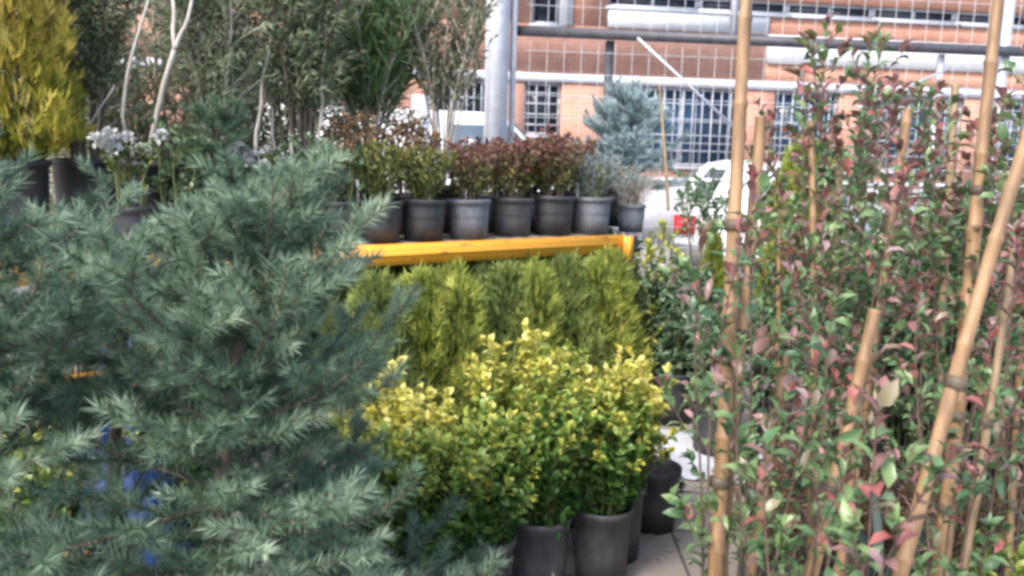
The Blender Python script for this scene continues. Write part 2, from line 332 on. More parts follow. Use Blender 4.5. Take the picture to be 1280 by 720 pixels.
def thuja_parts(seed, z0, H, Rad, n=1700, mat='thuja', L=.055, Wd=.0075, hue=.45, power=.8, upr=.9, ntop=1, hgrad=0.0):
    rs = np.random.RandomState(seed); t = G(); c = G()
    t.tube([(0, 0, z0 - .03), (0.005, 0, (z0 + H) / 2), (0, .005, H - .05)], [.014, .009, .003], 6)
    tops = [(rs.uniform(-.3, .3) * Rad * (ntop > 1), rs.uniform(-.3, .3) * Rad * (ntop > 1), rs.uniform(.86, 1) if i else 1) for i in range(ntop)]
    u = rs.uniform(0, 1, n) ** 1.15; az = rs.uniform(0, 6.283, n); which = rs.randint(0, ntop, n)
    lob = 1 + .16 * np.sin(3 * az + 7 * u + seed) + .12 * np.sin(5 * az - 11 * u)
    prof = np.minimum(1, (u + .03) / .12) * (1 - u) ** power + .05
    rr = Rad * prof * lob * np.sqrt(rs.uniform(.25, 1.05, n))
    tx = np.array([a[0] for a in tops])[which]; ty = np.array([a[1] for a in tops])[which]; th = np.array([a[2] for a in tops])[which]
    P = np.stack([tx * u + rr * np.cos(az), ty * u + rr * np.sin(az), z0 + u * (H - z0) * th], 1)
    rad = np.stack([np.cos(az), np.sin(az), 0 * az], 1); tang = np.stack([-np.sin(az), np.cos(az), 0 * az], 1)
    D = nz(rad * rs.uniform(.05, .65, (n, 1)) + np.array([0, 0, upr]) + tang * rs.uniform(-.35, .35, (n, 1)))
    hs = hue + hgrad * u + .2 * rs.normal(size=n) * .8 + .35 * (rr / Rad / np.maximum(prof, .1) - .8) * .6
    Nn = nz(tang + rad * rs.uniform(-.8, .8, (n, 1)))
    for k in range(6):
        a = (k - 2.5) * .3; S = nz(np.cross(D, Nn)); Dk = nz(D * math.cos(a) + S * math.sin(a)); q = rs.uniform(-.25, .35, n)[:, None]
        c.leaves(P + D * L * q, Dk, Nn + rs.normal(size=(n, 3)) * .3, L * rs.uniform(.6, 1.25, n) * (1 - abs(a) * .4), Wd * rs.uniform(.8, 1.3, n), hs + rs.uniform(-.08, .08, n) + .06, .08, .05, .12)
    inner = rs.choice(n, n // 6, replace=False)
    A = np.stack([0 * u[inner], 0 * u[inner], P[inner, 2] - .06], 1)
    t.segs(A, P[inner], .003, .001, 3)
    return [('trunk', t.mesh('trunk', 'bark')), ('crown', c.mesh('crown', mat))]

def broadleaf(seed, z0, H, Rad, ns=4, bare=.1, tstep=.05, tlen=.14, lstep=.014, L=.06, Wd=.025, mat='laurel', stem='redstem', huef=None, rim=0.0,
              ang=58, up=.35, base=.05, r0=.007, spread=1.0, fold=.18, bend=.2, tipn=4, ntwig=1, droop=0.0, minu=.75, stemk=5):
    """shrub: stems from the pot, twigs on the stems, leaves spiralling round the twigs"""
    rs = np.random.RandomState(seed); t = G(); c = G(); P, D, N, HU, LS = [], [], [], [], []
    UP = np.array([0, 0, 1.])
    def leafrun(Q, extra, uz):
        Q = np.array(Q); seg = np.linalg.norm(np.diff(Q, axis=0), axis=1); tot = seg.sum(); n = max(2, int(tot / lstep)); a = rs.uniform(0, 6.28)
        cum = np.concatenate([[0], np.cumsum(seg)])
        for i in range(n + extra):
            s = min(.999, (i + .7) / n) if i < n else .999; d = s * tot; j = min(len(seg) - 1, np.searchsorted(cum, d, 'right') - 1)
            q = Q[j] + (Q[j + 1] - Q[j]) * ((d - cum[j]) / seg[j]); ax = nz(Q[j + 1] - Q[j])
            b1 = nz(np.cross(ax, [.31, .47, .83])); b2 = np.cross(ax, b1); a += 2.4 + rs.uniform(-.4, .4)
            an = R(ang * (1 - .55 * s) + rs.uniform(-12, 12)) if i < n else R(rs.uniform(8, 35))
            dv = ax * math.cos(an) + (b1 * math.cos(a) + b2 * math.sin(a)) * math.sin(an); dv[2] -= droop * rs.uniform(.3, 1.2)
            P.append(q); D.append(dv); N.append(ax * .5 + UP * .6 + rs.normal(size=3) * .3); HU.append((uz, s, rs.uniform())); LS.append(rs.uniform(.65, 1.15) * (.75 if i >= n else 1))
    for i in range(ns):
        a = i * 2.4 + rs.uniform(-.5, .5); rr = Rad * math.sqrt((i + .5) / ns) * rs.uniform(.75, 1.05) * spread; hh = z0 + (H - z0) * rs.uniform(minu, 1) * (1 - .25 * (rr / Rad) ** 2)
        b0 = np.array([base * math.cos(a), base * math.sin(a), z0 - .03]); top = np.array([rr * math.cos(a), rr * math.sin(a), hh]); m = 9; S = []
        for k in range(m + 1):
            s = k / m; S.append(b0 + (top - b0) * np.array([s ** 1.25, s ** 1.25, s ** .92]) + np.array([math.sin(5 * s + i), math.cos(4 * s + 2 * i), 0]) * .012 * s * (1 + H))
        S = np.array(S); t.tube(S, np.linspace(r0, r0 * .3, m + 1), stemk, False)
        slen = np.linalg.norm(np.diff(S, axis=0), axis=1).sum(); d = bare * slen; az = rs.uniform(0, 6.28)
        while d < slen * .98:
            f = d / slen * m; j = min(m - 1, int(f)); q = S[j] + (S[j + 1] - S[j]) * (f - j); ax = nz(S[j + 1] - S[j])
            for w in range(ntwig):
                az += 2.4 + rs.uniform(-.5, .5); hd = np.array([math.cos(az), math.sin(az), 0]); ln = tlen * rs.uniform(.5, 1.15) * (1 - .45 * d / slen)
                dv = nz(hd + ax * .5 + UP * up * rs.uniform(.4, 1.4)); Q = [q]
                for k in range(3): dv = nz(dv + UP * (.16 if droop == 0 else -.05) + rs.normal(size=3) * .08); Q.append(Q[-1] + dv * ln / 3)
                Qa = np.array(Q); t.segs(Qa[:-1], Qa[1:], r0 * .33, r0 * .2, 3); leafrun(Q, tipn, (q[2] - z0) / (H - z0))
            d += tstep * rs.uniform(.7, 1.3)
        leafrun(S[-3:], tipn, 1.0)
    P = np.array(P); D = np.array(D); N = np.array(N); HU = np.array(HU); LS = np.array(LS)
    hue = huef(HU[:, 0], HU[:, 1], HU[:, 2], rs) if huef else HU[:, 2]
    c.leaves(P, D, N, L * LS * rs.uniform(.8, 1.2, len(LS)), Wd * LS * rs.uniform(.75, 1.2, len(LS)), hue, rim, fold, bend)
    return [('stem', t.mesh('stem', stem)), ('foliage', c.mesh('foliage', mat, True))]

_cane_n = [0]
def cane(p, q, r, mat, name='stake'):
    p = np.array(p, float); q = np.array(q, float); Ln = np.linalg.norm(q - p); rs = np.random.RandomState(77 + _cane_n[0]); _cane_n[0] += 1
    g = G(); pts, rad = [], []; d = 0.0; b = nz(np.cross(q - p, [.3, 1, .2])); k = 0; amp = rs.uniform(.003, .010)
    nodes = [0]; 
    while nodes[-1] < Ln: nodes.append(nodes[-1] + rs.uniform(.16, .27))
    nodes[-1] = Ln; fr = lambda s: p + (q - p) * s / Ln + b * amp * math.sin(s * 3.1 + rs_ph)
    rs_ph = rs.uniform(0, 6)
    for i in range(len(nodes) - 1):
        a, c = nodes[i], nodes[i + 1]; tp = 1 - .25 * a / Ln
        for s, m in ((a + .004, 1.16), (a + .012, .98), (a + (c - a) * .33, .97), (a + (c - a) * .66, .98), (c - .008, 1.0), (c - .002, 1.14)):
            if s < c and (not pts or s > last): pts.append(fr(s)); rad.append(r * m * tp); last = s
    g.tube(pts, rad, 9)
    return (name, g.mesh('stake', mat, True))
def tie(p, r, axis):
    g = G(); ax = nz(np.array(axis, float)); p = np.array(p, float); g.tube([p - ax * .012, p - ax * .011, p + ax * .011, p + ax * .012], [r * .9, r, r, r * .9], 10); return ('tie', g.mesh('tie', 'tie'))

exec_order = []
# ------------------------------------------------------------------ ground
g = G(); g.add([(-150, -60, -.004), (150, -60, -.004), (150, 200, -.004), (-150, 200, -.004)], [[0, 1, 2, 3]]); structure('yard_ground', g.mesh('yard_ground', 'yard'))
g = G(); g.add([(-4, -3, 0), (6, -3, 0), (6, 6.2, 0), (-4, 6.2, 0)], [[0, 1, 2, 3]]); pv = structure('paving', g.mesh('paving', 'slab'))
pv.location = (.28, .16, 0)

# ------------------------------------------------------------------ pallet rack
BEAM_Z = 1.10
PL = on_z(430, 308, BEAM_Z); PR = on_z(780, 293, BEAM_Z)
th = math.atan2(PR.y - PL.y, PR.x - PL.x); RACK = Matrix.Translation((PL.x, PL.y, 0)) @ Matrix.Rotation(th, 4, 'Z'); RACKI = RACK.inverted()
def rack_pt(px, ly, z=BEAM_Z):
    lo, hi = -4.0, 4.0
    for _ in range(50):
        m = (lo + hi) / 2
        if project(RACK @ Vector((m, ly, z)))[0] < px: lo = m
        else: hi = m
    return RACK @ Vector((lo, ly, z))
XR = (RACKI @ rack_pt(785, 0)).x; XL = (RACKI @ rack_pt(172, 0, .55)).x
rack = thing('pallet_rack', 'low pallet rack with orange beams and blue uprights carrying the potted plants', 'rack', (PL.x, PL.y, 0), th)
def upright(x):
    b = G()
    for za, zb in ((.12, .12), (.12, .62), (.62, .62), (.62, 1.04), (1.04, 1.04)): b.bar((x, .07, za), (x, .83, zb), .03, .03)
    u = obj('upright', b.mesh('upright', 'blue'), rack)
    for y in (.03, .87):
        g = G(); g.bx(x - .045, x + .045, y - .035, y - .029, .008, 1.09); g.bx(x - .045, x - .039, y - .029, y + .04, .008, 1.09); g.bx(x + .039, x + .045, y - .029, y + .04, .008, 1.09)
        g.bx(x - .07, x + .07, y - .07, y + .07, .0, .008); obj('post', g.mesh('post', 'blue'), u)
upright(XL); upright(XR); XLL = XL - 1.9; upright(XLL)
def beam(x0, x1, y, ztop, h=.10):
    g = G(); g.bx(x0 + .052, x1 - .052, y - .025, y + .02, ztop - h, ztop); g.bx(x0 + .052, x1 - .052, y - .029, y - .025, ztop - h * .62, ztop - h * .38)
    b = obj('beam', g.mesh('beam', 'orange'), rack)
    for x in (x0 + .0495, x1 - .0495):
        g = G(); g.bx(x - .004, x + .004, y - .045, y + .045, ztop - h * 1.6, ztop - .002); g.bx(x - .05, x - .004, y - .052, y - .047, ztop - h * 1.55, ztop - .004) if x > (x0 + x1) / 2 - 9 and x == x0 + .0495 else g.bx(x + .004, x + .05, y - .052, y - .047, ztop - h * 1.55, ztop - .004)
        obj('connector', g.mesh('connector', 'orange'), b)
for x0, x1 in ((XL, XR), (XLL, XL)):
    beam(x0, x1, .0, BEAM_Z); beam(x0, x1, .9, BEAM_Z)
beam(XLL, XL, .0, .62)
g = G(); x = XLL + .06; rs = np.random.RandomState(5)
while x < XR - .1:
    w = rs.uniform(.09, .11)
    if not (XL - .16 < x < XL + .06): g.box((x + w / 2, .45, BEAM_Z - .013), (w, .84, .022))
    x += w + .012
obj('deck', g.mesh('deck', 'deck'), rack)

# ------------------------------------------------------------------ building
def ray(x, y): return (at(x, y, 1.0) - Vector((0, 0, EYE)))
FA = at(577, 97, 14.0); thb = R(9); BM = Matrix.Translation((FA.x, FA.y, 0)) @ Matrix.Rotation(thb, 4, 'Z'); BI = BM.inverted()
def fac(x, y):
    o = BI @ Vector((0, 0, EYE)); p = BI @ at(x, y, 1.0); d = p - o; k = -o.y / d.y; q = o + d * k; return q.x, q.z
bld = thing('workshop_building', 'salmon brick building with white bands and barred windows behind the fence', 'building', (FA.x, FA.y, 0), thb)
ZL = 2.60                                                       # lintel level
wins = []                                                        # x0, x1, sill, glass, bars
xa = fac(545, 130)[0]; xb = fac(621, 130)[0]; wins.append((xa, xb, 1.75, 'glass', 1))
wins.append((fac(655, 130)[0], fac(702, 130)[0], 1.75, 'glass', 2))
wins.append((fac(783, 130)[0], fac(926, 130)[0], 1.30, 'glassblue', 2))
wins.append((fac(968, 130)[0], fac(1050, 130)[0], 1.30, 'glassblue', 2))
wins.append((fac(1078, 150)[0], fac(1205, 150)[0], 1.30, 'glassblue', 2))
wins.append((fac(1245, 150)[0], fac(1245, 150)[0] + 2.6, 1.30, 'glassblue', 2))
wins.append((xa - 3.6, xa - 1.5, 1.75, 'glass', 1)); wins.append((xa - 7.2, xa - 5.0, 1.75, 'glass', 1))
wins.sort(); X0, X1 = -14.0, 24.0
br = G(); wh = G(); pl = G()
ZS = 1.28
pl.bx(X0, X1, 0, .3, 0, 1.0); pl.bx(X0, X1, -.03, -.0, .0, .9)
# piers + sills below the lintel
cur = X0
for x0, x1, s, gl, b in wins:
    br.bx(cur, x0, 0, .3, 1.0, ZL); br.bx(x0, x1, 0, .3, 1.0, s); cur = x1
br.bx(cur, X1, 0, .3, 1.0, ZL)
wh.bx(X0, X1, -.03, .3, ZL, ZL + .14)                            # lintel band
XP = fac(760, 20)[0]; XQ = fac(665, 20)[0]; XQ2 = fac(700, 20)[0]; XP2 = fac(716, 20)[0]; XC = fac(960, 40)[0]
br.bx(X0, XC, 0, .3, ZL + .14, 3.50); br.bx(XC, X1, 0.0, .3, ZL + .14, 3.04)
wh.bx(XC, X1, -.05, .3, 3.04, 3.50)
wh.bx(XP, XC, -.04, .3, 3.50, 3.83); br.bx(XC, X1, 0, .3, 3.50, 3.83)
br.bx(X0, XQ, 0, .3, 3.50, 5.6); br.bx(XP2, XP, 0, .3, 3.50, 5.6); wh.bx(XQ2, XP2, -.035, .3, 3.50, 5.6)
br.bx(XP, X1, 0, .3, 4.06, 4.9); br.bx(XP, X1, 0, .3, 5.3, 5.6)
wh.bx(X0, X1, -.06, .36, 5.6, 5.85); br.bx(X0, X1, 0, .3, 5.85, 7.0)
add_parts(bld, [('wall', br.mesh('wall', 'brick')), ('white_band', wh.mesh('white_band', 'render')), ('plinth', pl.mesh('plinth', 'plinth'))])
g = G(); g.bx(X0, X1, .3, 9, 6.9, 7.0); g.bx(X0, X1, -.15, .3, 7.0, 7.12); obj('roof', g.mesh('roof', 'roof'), bld)
g = G(); g.bx(X0, X0 + .3, .3, 9, 0, 6.9); g.bx(X1 - .3, X1, .3, 9, 0, 6.9); g.bx(X0, X1, 9, 9.3, 0, 7.0); obj('rear_wall', g.mesh('rear_wall', 'brick'), bld)
def window(x0, x1, z0, z1, gl, bars, step=.14):
    f = G(); t = .05
    f.bx(x0, x1, .09, .16, z1 - t, z1); f.bx(x0, x1, .09, .16, z0, z0 + t); f.bx(x0, x0 + t, .09, .16, z0 + t, z1 - t); f.bx(x1 - t, x1, .09, .16, z0 + t, z1 - t)
    n = max(1, round((x1 - x0) / 1.0))
    for i in range(1, n): q = x0 + (x1 - x0) * i / n; f.bx(q - .02, q + .02, .093, .155, z0 + t, z1 - t)
    w = obj('window', f.mesh('window', 'whiteframe'), bld)
    p = G(); p.bx(x0 + .03, x1 - .03, .12, .13, z0 + .03, z1 - .03); obj('pane', p.mesh('pane', gl), w)
    s = G(); s.bx(x0 - .05, x1 + .05, -.06, .085, z0 - .05, z0 - .003); obj('sill', s.mesh('sill', 'whiteframe'), w)
    if bars:
        b = G(); k = int((x1 - x0) / step)
        for i in range(1, k): q = x0 + (x1 - x0) * i / k; b.bx(q - .010, q + .010, .02, .038, z0 + .006, z1 - .006)
        for i in range(1, 1 + (2 if bars == 1 else 4)):
            q = z0 + (z1 - z0) * i / (3 if bars == 1 else 5); b.bx(x0 + .004, x1 - .004, .04, .055, q - .012, q + .012)
        obj('grille', b.mesh('grille', 'whiteframe'), w)
for w in wins: window(w[0], w[1], w[2], ZL - .003, w[3], w[4], .12 if w[4] == 1 else .16)
window(XQ + .003, XQ2 - .003, 3.503, 5.597, 'glass', 2, .3)
n = 14
for zz0, zz1 in ((3.833, 4.057), (4.903, 5.297)):
    for i in range(n):
        a = XP + .004 + (X1 - XP) * i / n; b = XP + (X1 - XP) * (i + 1) / n - .004
        if a < 16: window(a, b, zz0, zz1, 'glass', 0)
g = G(); g.bx(16, X1, .1, .2, 3.833, 4.057); g.bx(16, X1, .1, .2, 4.903, 5.297); obj('blind_strip', g.mesh('blind_strip', 'darksteel'), bld)

# ------------------------------------------------------------------ fence, columns
DF = 8.0
def fp(x, y, d=DF): return at(x, y, d)
def fy(x):  # fence line nearly frontal
    return DF * (1 + .000117 * (x - 640))
fa = at(640, 38, fy(640)); fb = on_z(1280, 65, fa.z); fdir = (fb - fa); fdir.z = 0; fdir.normalize(); FZ = fa.z
fth = math.atan2(fdir.y, fdir.x); FM = Matrix.Translation((fa.x, fa.y, 0)) @ Matrix.Rotation(fth, 4, 'Z'); FI = FM.inverted()
def fl(x, y):
    o = FI @ Vector((0, 0, EYE)); p = FI @ at(x, y, 1.0); d = p - o; k = -o.y / d.y; q = o + d * k; return q.x, q.z
fence = thing('mesh_fence', 'tall wire mesh fence with dark top rail and steel braces before the building', 'fence', (fa.x, fa.y, 0), fth)
FX0, FX1 = .12, 8.5
g = G(); g.bx(FX0 - .1, FX1, -.03, .03, FZ - .045, FZ + .045); obj('rail', g.mesh('rail', 'darksteel'), fence)
g = G(); g.bx(FX0, FX1, -.02, .02, 1.28, 1.32); g.bx(FX0, FX1, -.02, .02, .1, .14); obj('rail', g.mesh('rail', 'steel'), fence)
for px, m, ww, zt in ((762, 'darksteel', .07, FZ - .05), (915, 'steel', .06, 3.6), (1177, 'steel', .05, FZ - .05), (1256, 'steel', .08, 3.6)):
    x = fl(px, 110)[0]; g = G(); g.bx(x - ww / 2, x + ww / 2, .035, .035 + ww, FZ + .05 if px == 915 else 0, zt); obj('post', g.mesh('post', m), fence)
for p, q in (((795, 48), (925, 168)), ((1178, 88), (1070, 135))):
    a, b = fl(*p), fl(*q); g = G(); g.bar((a[0], -.05, a[1]), (b[0], -.05, b[1]), .02, .02); obj('brace', g.mesh('brace', 'steel'), fence)
g = G(); x = FX0 + .05
while x < FX1: g.tube([(x, .0, .1), (x, .0, 3.55)], .003, 4, False); x += .16
z = .25
while z < 3.6: g.tube([(FX0, .006, z), (FX1, .006, z)], .003, 4, False); z += .2
obj('wire_mesh', g.mesh('wire_mesh', 'wire'), fence)
def column(px, d, w, h, label):
    p = gp(px, d); t = thing('steel_column', label, 'column', (p.x, p.y, 0), R(20), 'steel columns by the yard')
    g = G(); g.bx(-w/2, w/2, -w/2, -w/2 + .015, .02, h); g.bx(-w/2, w/2, w/2 - .015, w/2, .02, h); g.bx(-.008, .008, -w/2 + .015, w/2 - .015, .02, h); obj('shaft', g.mesh('shaft', 'steel'), t)
    g = G(); g.bx(-w*.8, w*.8, -w*.8, w*.8, 0, .02); obj('base_plate', g.mesh('base_plate', 'steel'), t)
    g = G(); g.tube([(w/2 + .07, 0, .0), (w/2 + .07, 0, h)], .03, 10); obj('downpipe', g.mesh('downpipe', 'steel'), t)
def col_base(pxtop, d):
    return pxtop
column(614, 8.3, .17, 6.0, 'wide grey steel column with downpipe at the left end of the mesh fence')
column(524, 9.0, .15, 2.05, 'short grey steel column partly hidden behind the oleander')

# ------------------------------------------------------------------ vehicles
def vehicle(name, label, cat, loc, rz, prof, belt, width, tumble, wheels, wr, rear_glass, side_glass, front_glass, lampz):
    """prof: side outline (x forward, z); built across y"""
    t = thing(name, label, cat, loc, rz)
    bm = bmesh.new(); hw = width / 2; zt = max(p[1] for p in prof)
    def yy(z): return hw * (1 - tumble * max(0, (z - belt)) / (zt - belt)) - (.05 * max(0, .45 - z))
    rows = []
    for k in range(5):
        f = -1 + k * .5; rows.append([bm.verts.new((x - (.06 * (f * f) * (1 if x > 1 else -1) if abs(f) > .9 else 0), f * yy(z), z)) for x, z in prof])
    n = len(prof)
    for k in range(4):
        for i in range(n): bm.faces.new((rows[k][i], rows[k][(i + 1) % n], rows[k + 1][(i + 1) % n], rows[k + 1][i]))
    bm.faces.new(rows[0][::-1]); bm.faces.new(rows[4])
    bmesh.ops.recalc_face_normals(bm, faces=bm.faces)
    ed = [e for e in bm.edges if len(e.link_faces) == 2 and e.calc_face_angle(0) > .5]
    bmesh.ops.bevel(bm, geom=ed, offset=.045, segments=3, affect='EDGES')
    me = bpy.data.meshes.new('body'); bm.to_mesh(me); bm.free(); me.materials.append(MT['carwhite']); me.polygons.foreach_set('use_smooth', np.ones(len(me.polygons), bool))
    body = obj('body', me, t)
    def quad(name, pts, mat, th_=.008, parent=None):
        P = np.array(pts, float); nrm = nz(np.cross(P[1] - P[0], P[2] - P[0])); V = np.concatenate([P + nrm * .002, P + nrm * (.002 + th_)])
        g = G(); g.add(V, [[3, 2, 1, 0], [4, 5, 6, 7], [0, 1, 5, 4], [1, 2, 6, 5], [2, 3, 7, 6], [3, 0, 4, 7]]); return obj(name, g.mesh(name, mat), parent or t)
    (xa, za), (xb, zb) = rear_glass; ya, yb = yy(za) - .12, yy(zb) - .14
    quad('rear_window', [(xa, ya, za), (xa, -ya, za), (xb, -yb, zb), (xb, yb, zb)], 'carglass')
    (xa, za), (xb, zb) = front_glass; ya, yb = yy(za) - .12, yy(zb) - .14
    quad('windscreen', [(xa, -ya, za), (xa, ya, za), (xb, yb, zb), (xb, -yb, zb)], 'carglass')
    for x0, x1, x2, x3, z0, z1 in side_glass:
        for s in (-1, 1):
            P = [(x0, s * (yy(z0) + .004), z0), (x1, s * (yy(z0) + .004), z0), (x2, s * (yy(z1) + .004), z1), (x3, s * (yy(z1) + .004), z1)]
            quad('side_window', P if s < 0 else P[::-1], 'carglass')
    xr = min(p[0] for p in prof); xf = max(p[0] for p in prof)
    for s in (-1, 1):
        g = G(); g.box((xr + .06, s * (hw - .16), lampz), (.13, .24, .2)); obj('tail_lamp', g.mesh('tail_lamp', 'lampred'), t)
        g = G(); g.box((xf - .08, s * (hw - .22), lampz - .05), (.17, .32, .14)); obj('headlight', g.mesh('headlight', 'lampclear'), t)
    for bx_, bz_ in ((xr + .03, .46), (xf - .05, .42)):
        g = G(); g.box((bx_, 0, bz_), (.2, width * .94, .22)); obj('bumper', g.mesh('bumper', 'bumper'), t)
    g = G(); g.box((xr - .075, 0, .47), (.012, .5, .11)); obj('number_plate', g.mesh('number_plate', 'plate'), t)
    for x in wheels:
        for s in (-1, 1):
            w = bpy.data.objects.new('wheel', None); 
            g = G(); k = 24; pr = [(wr*.62, -.1), (wr*.93, -.1), (wr, -.07), (wr, .07), (wr*.93, .1), (wr*.62, .1), (wr*.62, -.1)]; g.lathe(pr, k)
            m = g.mesh('wheel', 'tyre', True); w = obj('wheel', m, t); w.location = (x, s * (hw - .09), wr); w.rotation_euler = (R(90), 0, 0)
            g = G(); g.lathe([(0, -.075), (wr*.3, -.08), (wr*.58, -.06), (wr*.63, -.09), (wr*.63, .09), (wr*.58, .06), (wr*.3, .08), (0, .075)], k); obj('rim', g.mesh('rim', 'rim', True), w)
    return t
cp = gp(930, 9.4); ca = math.atan2(cp.y, cp.x) - R(14)
car = vehicle('parked_car', 'white hatchback parked beyond the rack end, red tail lamps towards the plants', 'car', (cp.x, cp.y, 0), ca,
    [(-.0, .28), (3.75, .26), (3.85, .55), (3.7, .78), (2.75, .93), (2.0, 1.42), (1.2, 1.48), (.35, 1.44), (.02, .98), (-.06, .6)], .95, 1.72, .22, (.75, 3.1), .31,
    ((.075, 1.03), (.32, 1.38)), [(.45, 1.35, 1.3, .62, .98, 1.36), (1.45, 2.5, 2.0, 1.4, .98, 1.36)], ((2.66, .96), (2.06, 1.39)), .78)
vp = gp(330, 10.2); 
van = vehicle('parked_van', 'white van glimpsed between the trunks of the potted trees on the rack', 'van', (vp.x - .5, vp.y + 1.2, 0), R(12),
    [(0, .3), (4.6, .28), (4.75, .6), (4.65, 1.0), (3.9, 1.18), (3.25, 1.9), (2.9, 1.98), (.15, 2.0), (.0, 1.2)], 1.2, 1.8, .12, (.85, 3.7), .33,
    ((.045, 1.3), (.12, 1.8)), [(2.4, 3.75, 3.2, 2.4, 1.25, 1.82)], ((3.84, 1.22), (3.28, 1.86)), .95)

# ------------------------------------------------------------------ foreground spruces
PB = pot(.17, .30, 'black')
p = gp(254, 2.0)
thing('blue_spruce', 'widest foreground spruce, its dark leader leaning right towards the orange beam', 'conifer', (p.x, p.y, 0), 0, 'spruces in the foreground',
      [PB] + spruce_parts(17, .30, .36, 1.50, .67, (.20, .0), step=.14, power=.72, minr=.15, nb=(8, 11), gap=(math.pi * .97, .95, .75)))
p = gp(-5, 1.85)
thing('blue_spruce', 'grey green spruce at the left edge of the photo with upright tip shoots', 'conifer', (p.x, p.y, 0), 0, 'spruces in the foreground',
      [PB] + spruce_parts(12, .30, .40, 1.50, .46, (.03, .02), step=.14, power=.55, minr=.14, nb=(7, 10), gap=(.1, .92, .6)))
p = gp(165, 2.35)
thing('blue_spruce', 'shortest of the three foreground spruces, between the other two before the blue rack upright', 'conifer', (p.x, p.y, 0), 0, 'spruces in the foreground',
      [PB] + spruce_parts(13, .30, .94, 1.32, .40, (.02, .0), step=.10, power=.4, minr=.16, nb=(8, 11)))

# ------------------------------------------------------------------ plants on the rack
BP = pot(.15, .38, 'black')
def shelf_thing(name, label, cat, px, ly, parts, rz=0, group=None, z=BEAM_Z, scale=1.0):
    p = rack_pt(px, ly, z); rs = np.random.RandomState(int(px)); o = thing(name, label, cat, (p.x, p.y, BEAM_Z - .002), rz, group, parts, scale * (rs.uniform(.93, 1.06) if ly < .2 else 1))
    if ly < .2 and rs.uniform() < .55:
        zt = parts[0][1].vertices[0].co.z if False else .2; a = rs.uniform(3.6, 5.6); g = G(); g.box((.09 * math.cos(a), .09 * math.sin(a), zt + .045), (.018, .0015, .11)); obj('plant_tag', g.mesh('plant_tag', 'plate'), o)
    if ly < .2: o.rotation_euler = (R(rs.uniform(-2.2, 2.2)), R(rs.uniform(-2.2, 2.2)), rs.uniform(0, 6)) if name != 'dry_grass' else (0, 0, 0)
    return o
shelf_thing('golden_conifer', 'golden yellow conifer in a black pot at the far left of the rack', 'conifer', 22, .46, [BP] + thuja_parts(21, .38, 1.55, .30, 2800, 'golden', L=.075, Wd=.009, hue=.12, hgrad=.72, power=.45, ntop=3))
hn = lambda u, s, r, rs: np.clip(.30 + .25 * u * 0 + .5 * (r - .4) + .12 * s, 0, 1)
def tree_narrow(seed, H, Rad, **k):
    a = dict(ns=9, bare=.26, tstep=.04, tlen=.26, lstep=.0105, L=.066, Wd=.0125, mat='olive', stem='palebark', huef=hn, ang=48, up=.6, base=.05, r0=.011, tipn=4, minu=.85, ntwig=2)
    a.update(k); return broadleaf(seed, .38, H, Rad, **a)
TG = 'narrow leaved trees in black pots on the rack'
shelf_thing('potted_tree', 'dark narrow leaved tree right of the golden conifer with thin twiggy stems', 'tree', 112, .70, [BP] + tree_narrow(31, 1.6, .30, stem='bark', droop=.35), 0, TG)
t = G()
def trunkline(pts, r0, r1, k=7):
    pts = np.array(pts, float); n = 12; s = np.linspace(0, len(pts) - 1, n); P = np.stack([np.interp(s, range(len(pts)), pts[:, i]) for i in range(3)], 1); P[:, :2] += .003 * np.sin(np.arange(n)[:, None] * 1.3 + [0, 2]); t.tube(P, np.linspace(r0, r1, n), k)
def front_stem(px, ly, lines, rr, who):
    g0 = G(); b = rack_pt(px, ly); d0 = -(MI @ b).z
    for ln in lines:
        P = [at(x, y, d0 - .16) - b + Vector((0, 0, 0)) for x, y in ln]; P = np.array([(q.x, q.y, q.z) for q in P])
        n = 10; sI = np.linspace(0, len(P) - 1, n); Q = np.stack([np.interp(sI, range(len(P)), P[:, i]) for i in range(3)], 1); Q[:, 0] += .006 * np.sin(np.arange(n) * 1.7 + px); g0.tube(Q, np.linspace(rr, rr * .6, n), 7)
    return [('trunk', g0.mesh('trunk', 'palebark'))]
# forked pale trunk: work in the pot's own frame, world aligned
base_w = rack_pt(188, .40)
def loc(px, py, dd=0.0):
    d = -(MI @ base_w).z + dd; q = at(px, py, d); return (q.x - base_w.x, q.y - base_w.y, q.z - BEAM_Z)
trunkline([(0, 0, .34), loc(196, 140, -.12), loc(217, 62, -.2)], .014, .011); trunkline([loc(217, 62, -.2), loc(217, 20, -.22), loc(214, -60, -.2)], .010, .007); trunkline([loc(217, 62, -.2), loc(232, 30, -.22), loc(252, -40, -.2)], .010, .007)
trunkline([(-.05, 0, .34), loc(153, 150, -.14), loc(160, 80, -.2), loc(185, 5, -.2), loc(195, -40, -.2)], .009, .006); trunkline([(-.06, 0, .34), loc(106, 165, -.12), loc(142, 108, -.15)], .007, .004)
shelf_thing('potted_tree', 'tree with a forked pale trunk rising from a black pot above the spruces', 'tree', 188, .40,
    [BP, ('trunk', t.mesh('trunk', 'palebark'))] + [x for x in tree_narrow(32, 1.7, .30, bare=.72, stem='palebark', r0=.006, droop=.0) if x[0] == 'foliage'], 0, TG)
shelf_thing('potted_tree', 'dense dark narrow leaved tree with slim grey stems behind the small pine', 'tree', 278, .52, [BP] + tree_narrow(33, 1.6, .32, droop=.35) + front_stem(278, .52, [[(290, 215), (291, 120), (287, 0), (288, -50)], [(262, 210), (268, 110), (276, 20)], [(318, 200), (326, 120), (340, 30)]], .009, 'tree'), 0, TG)
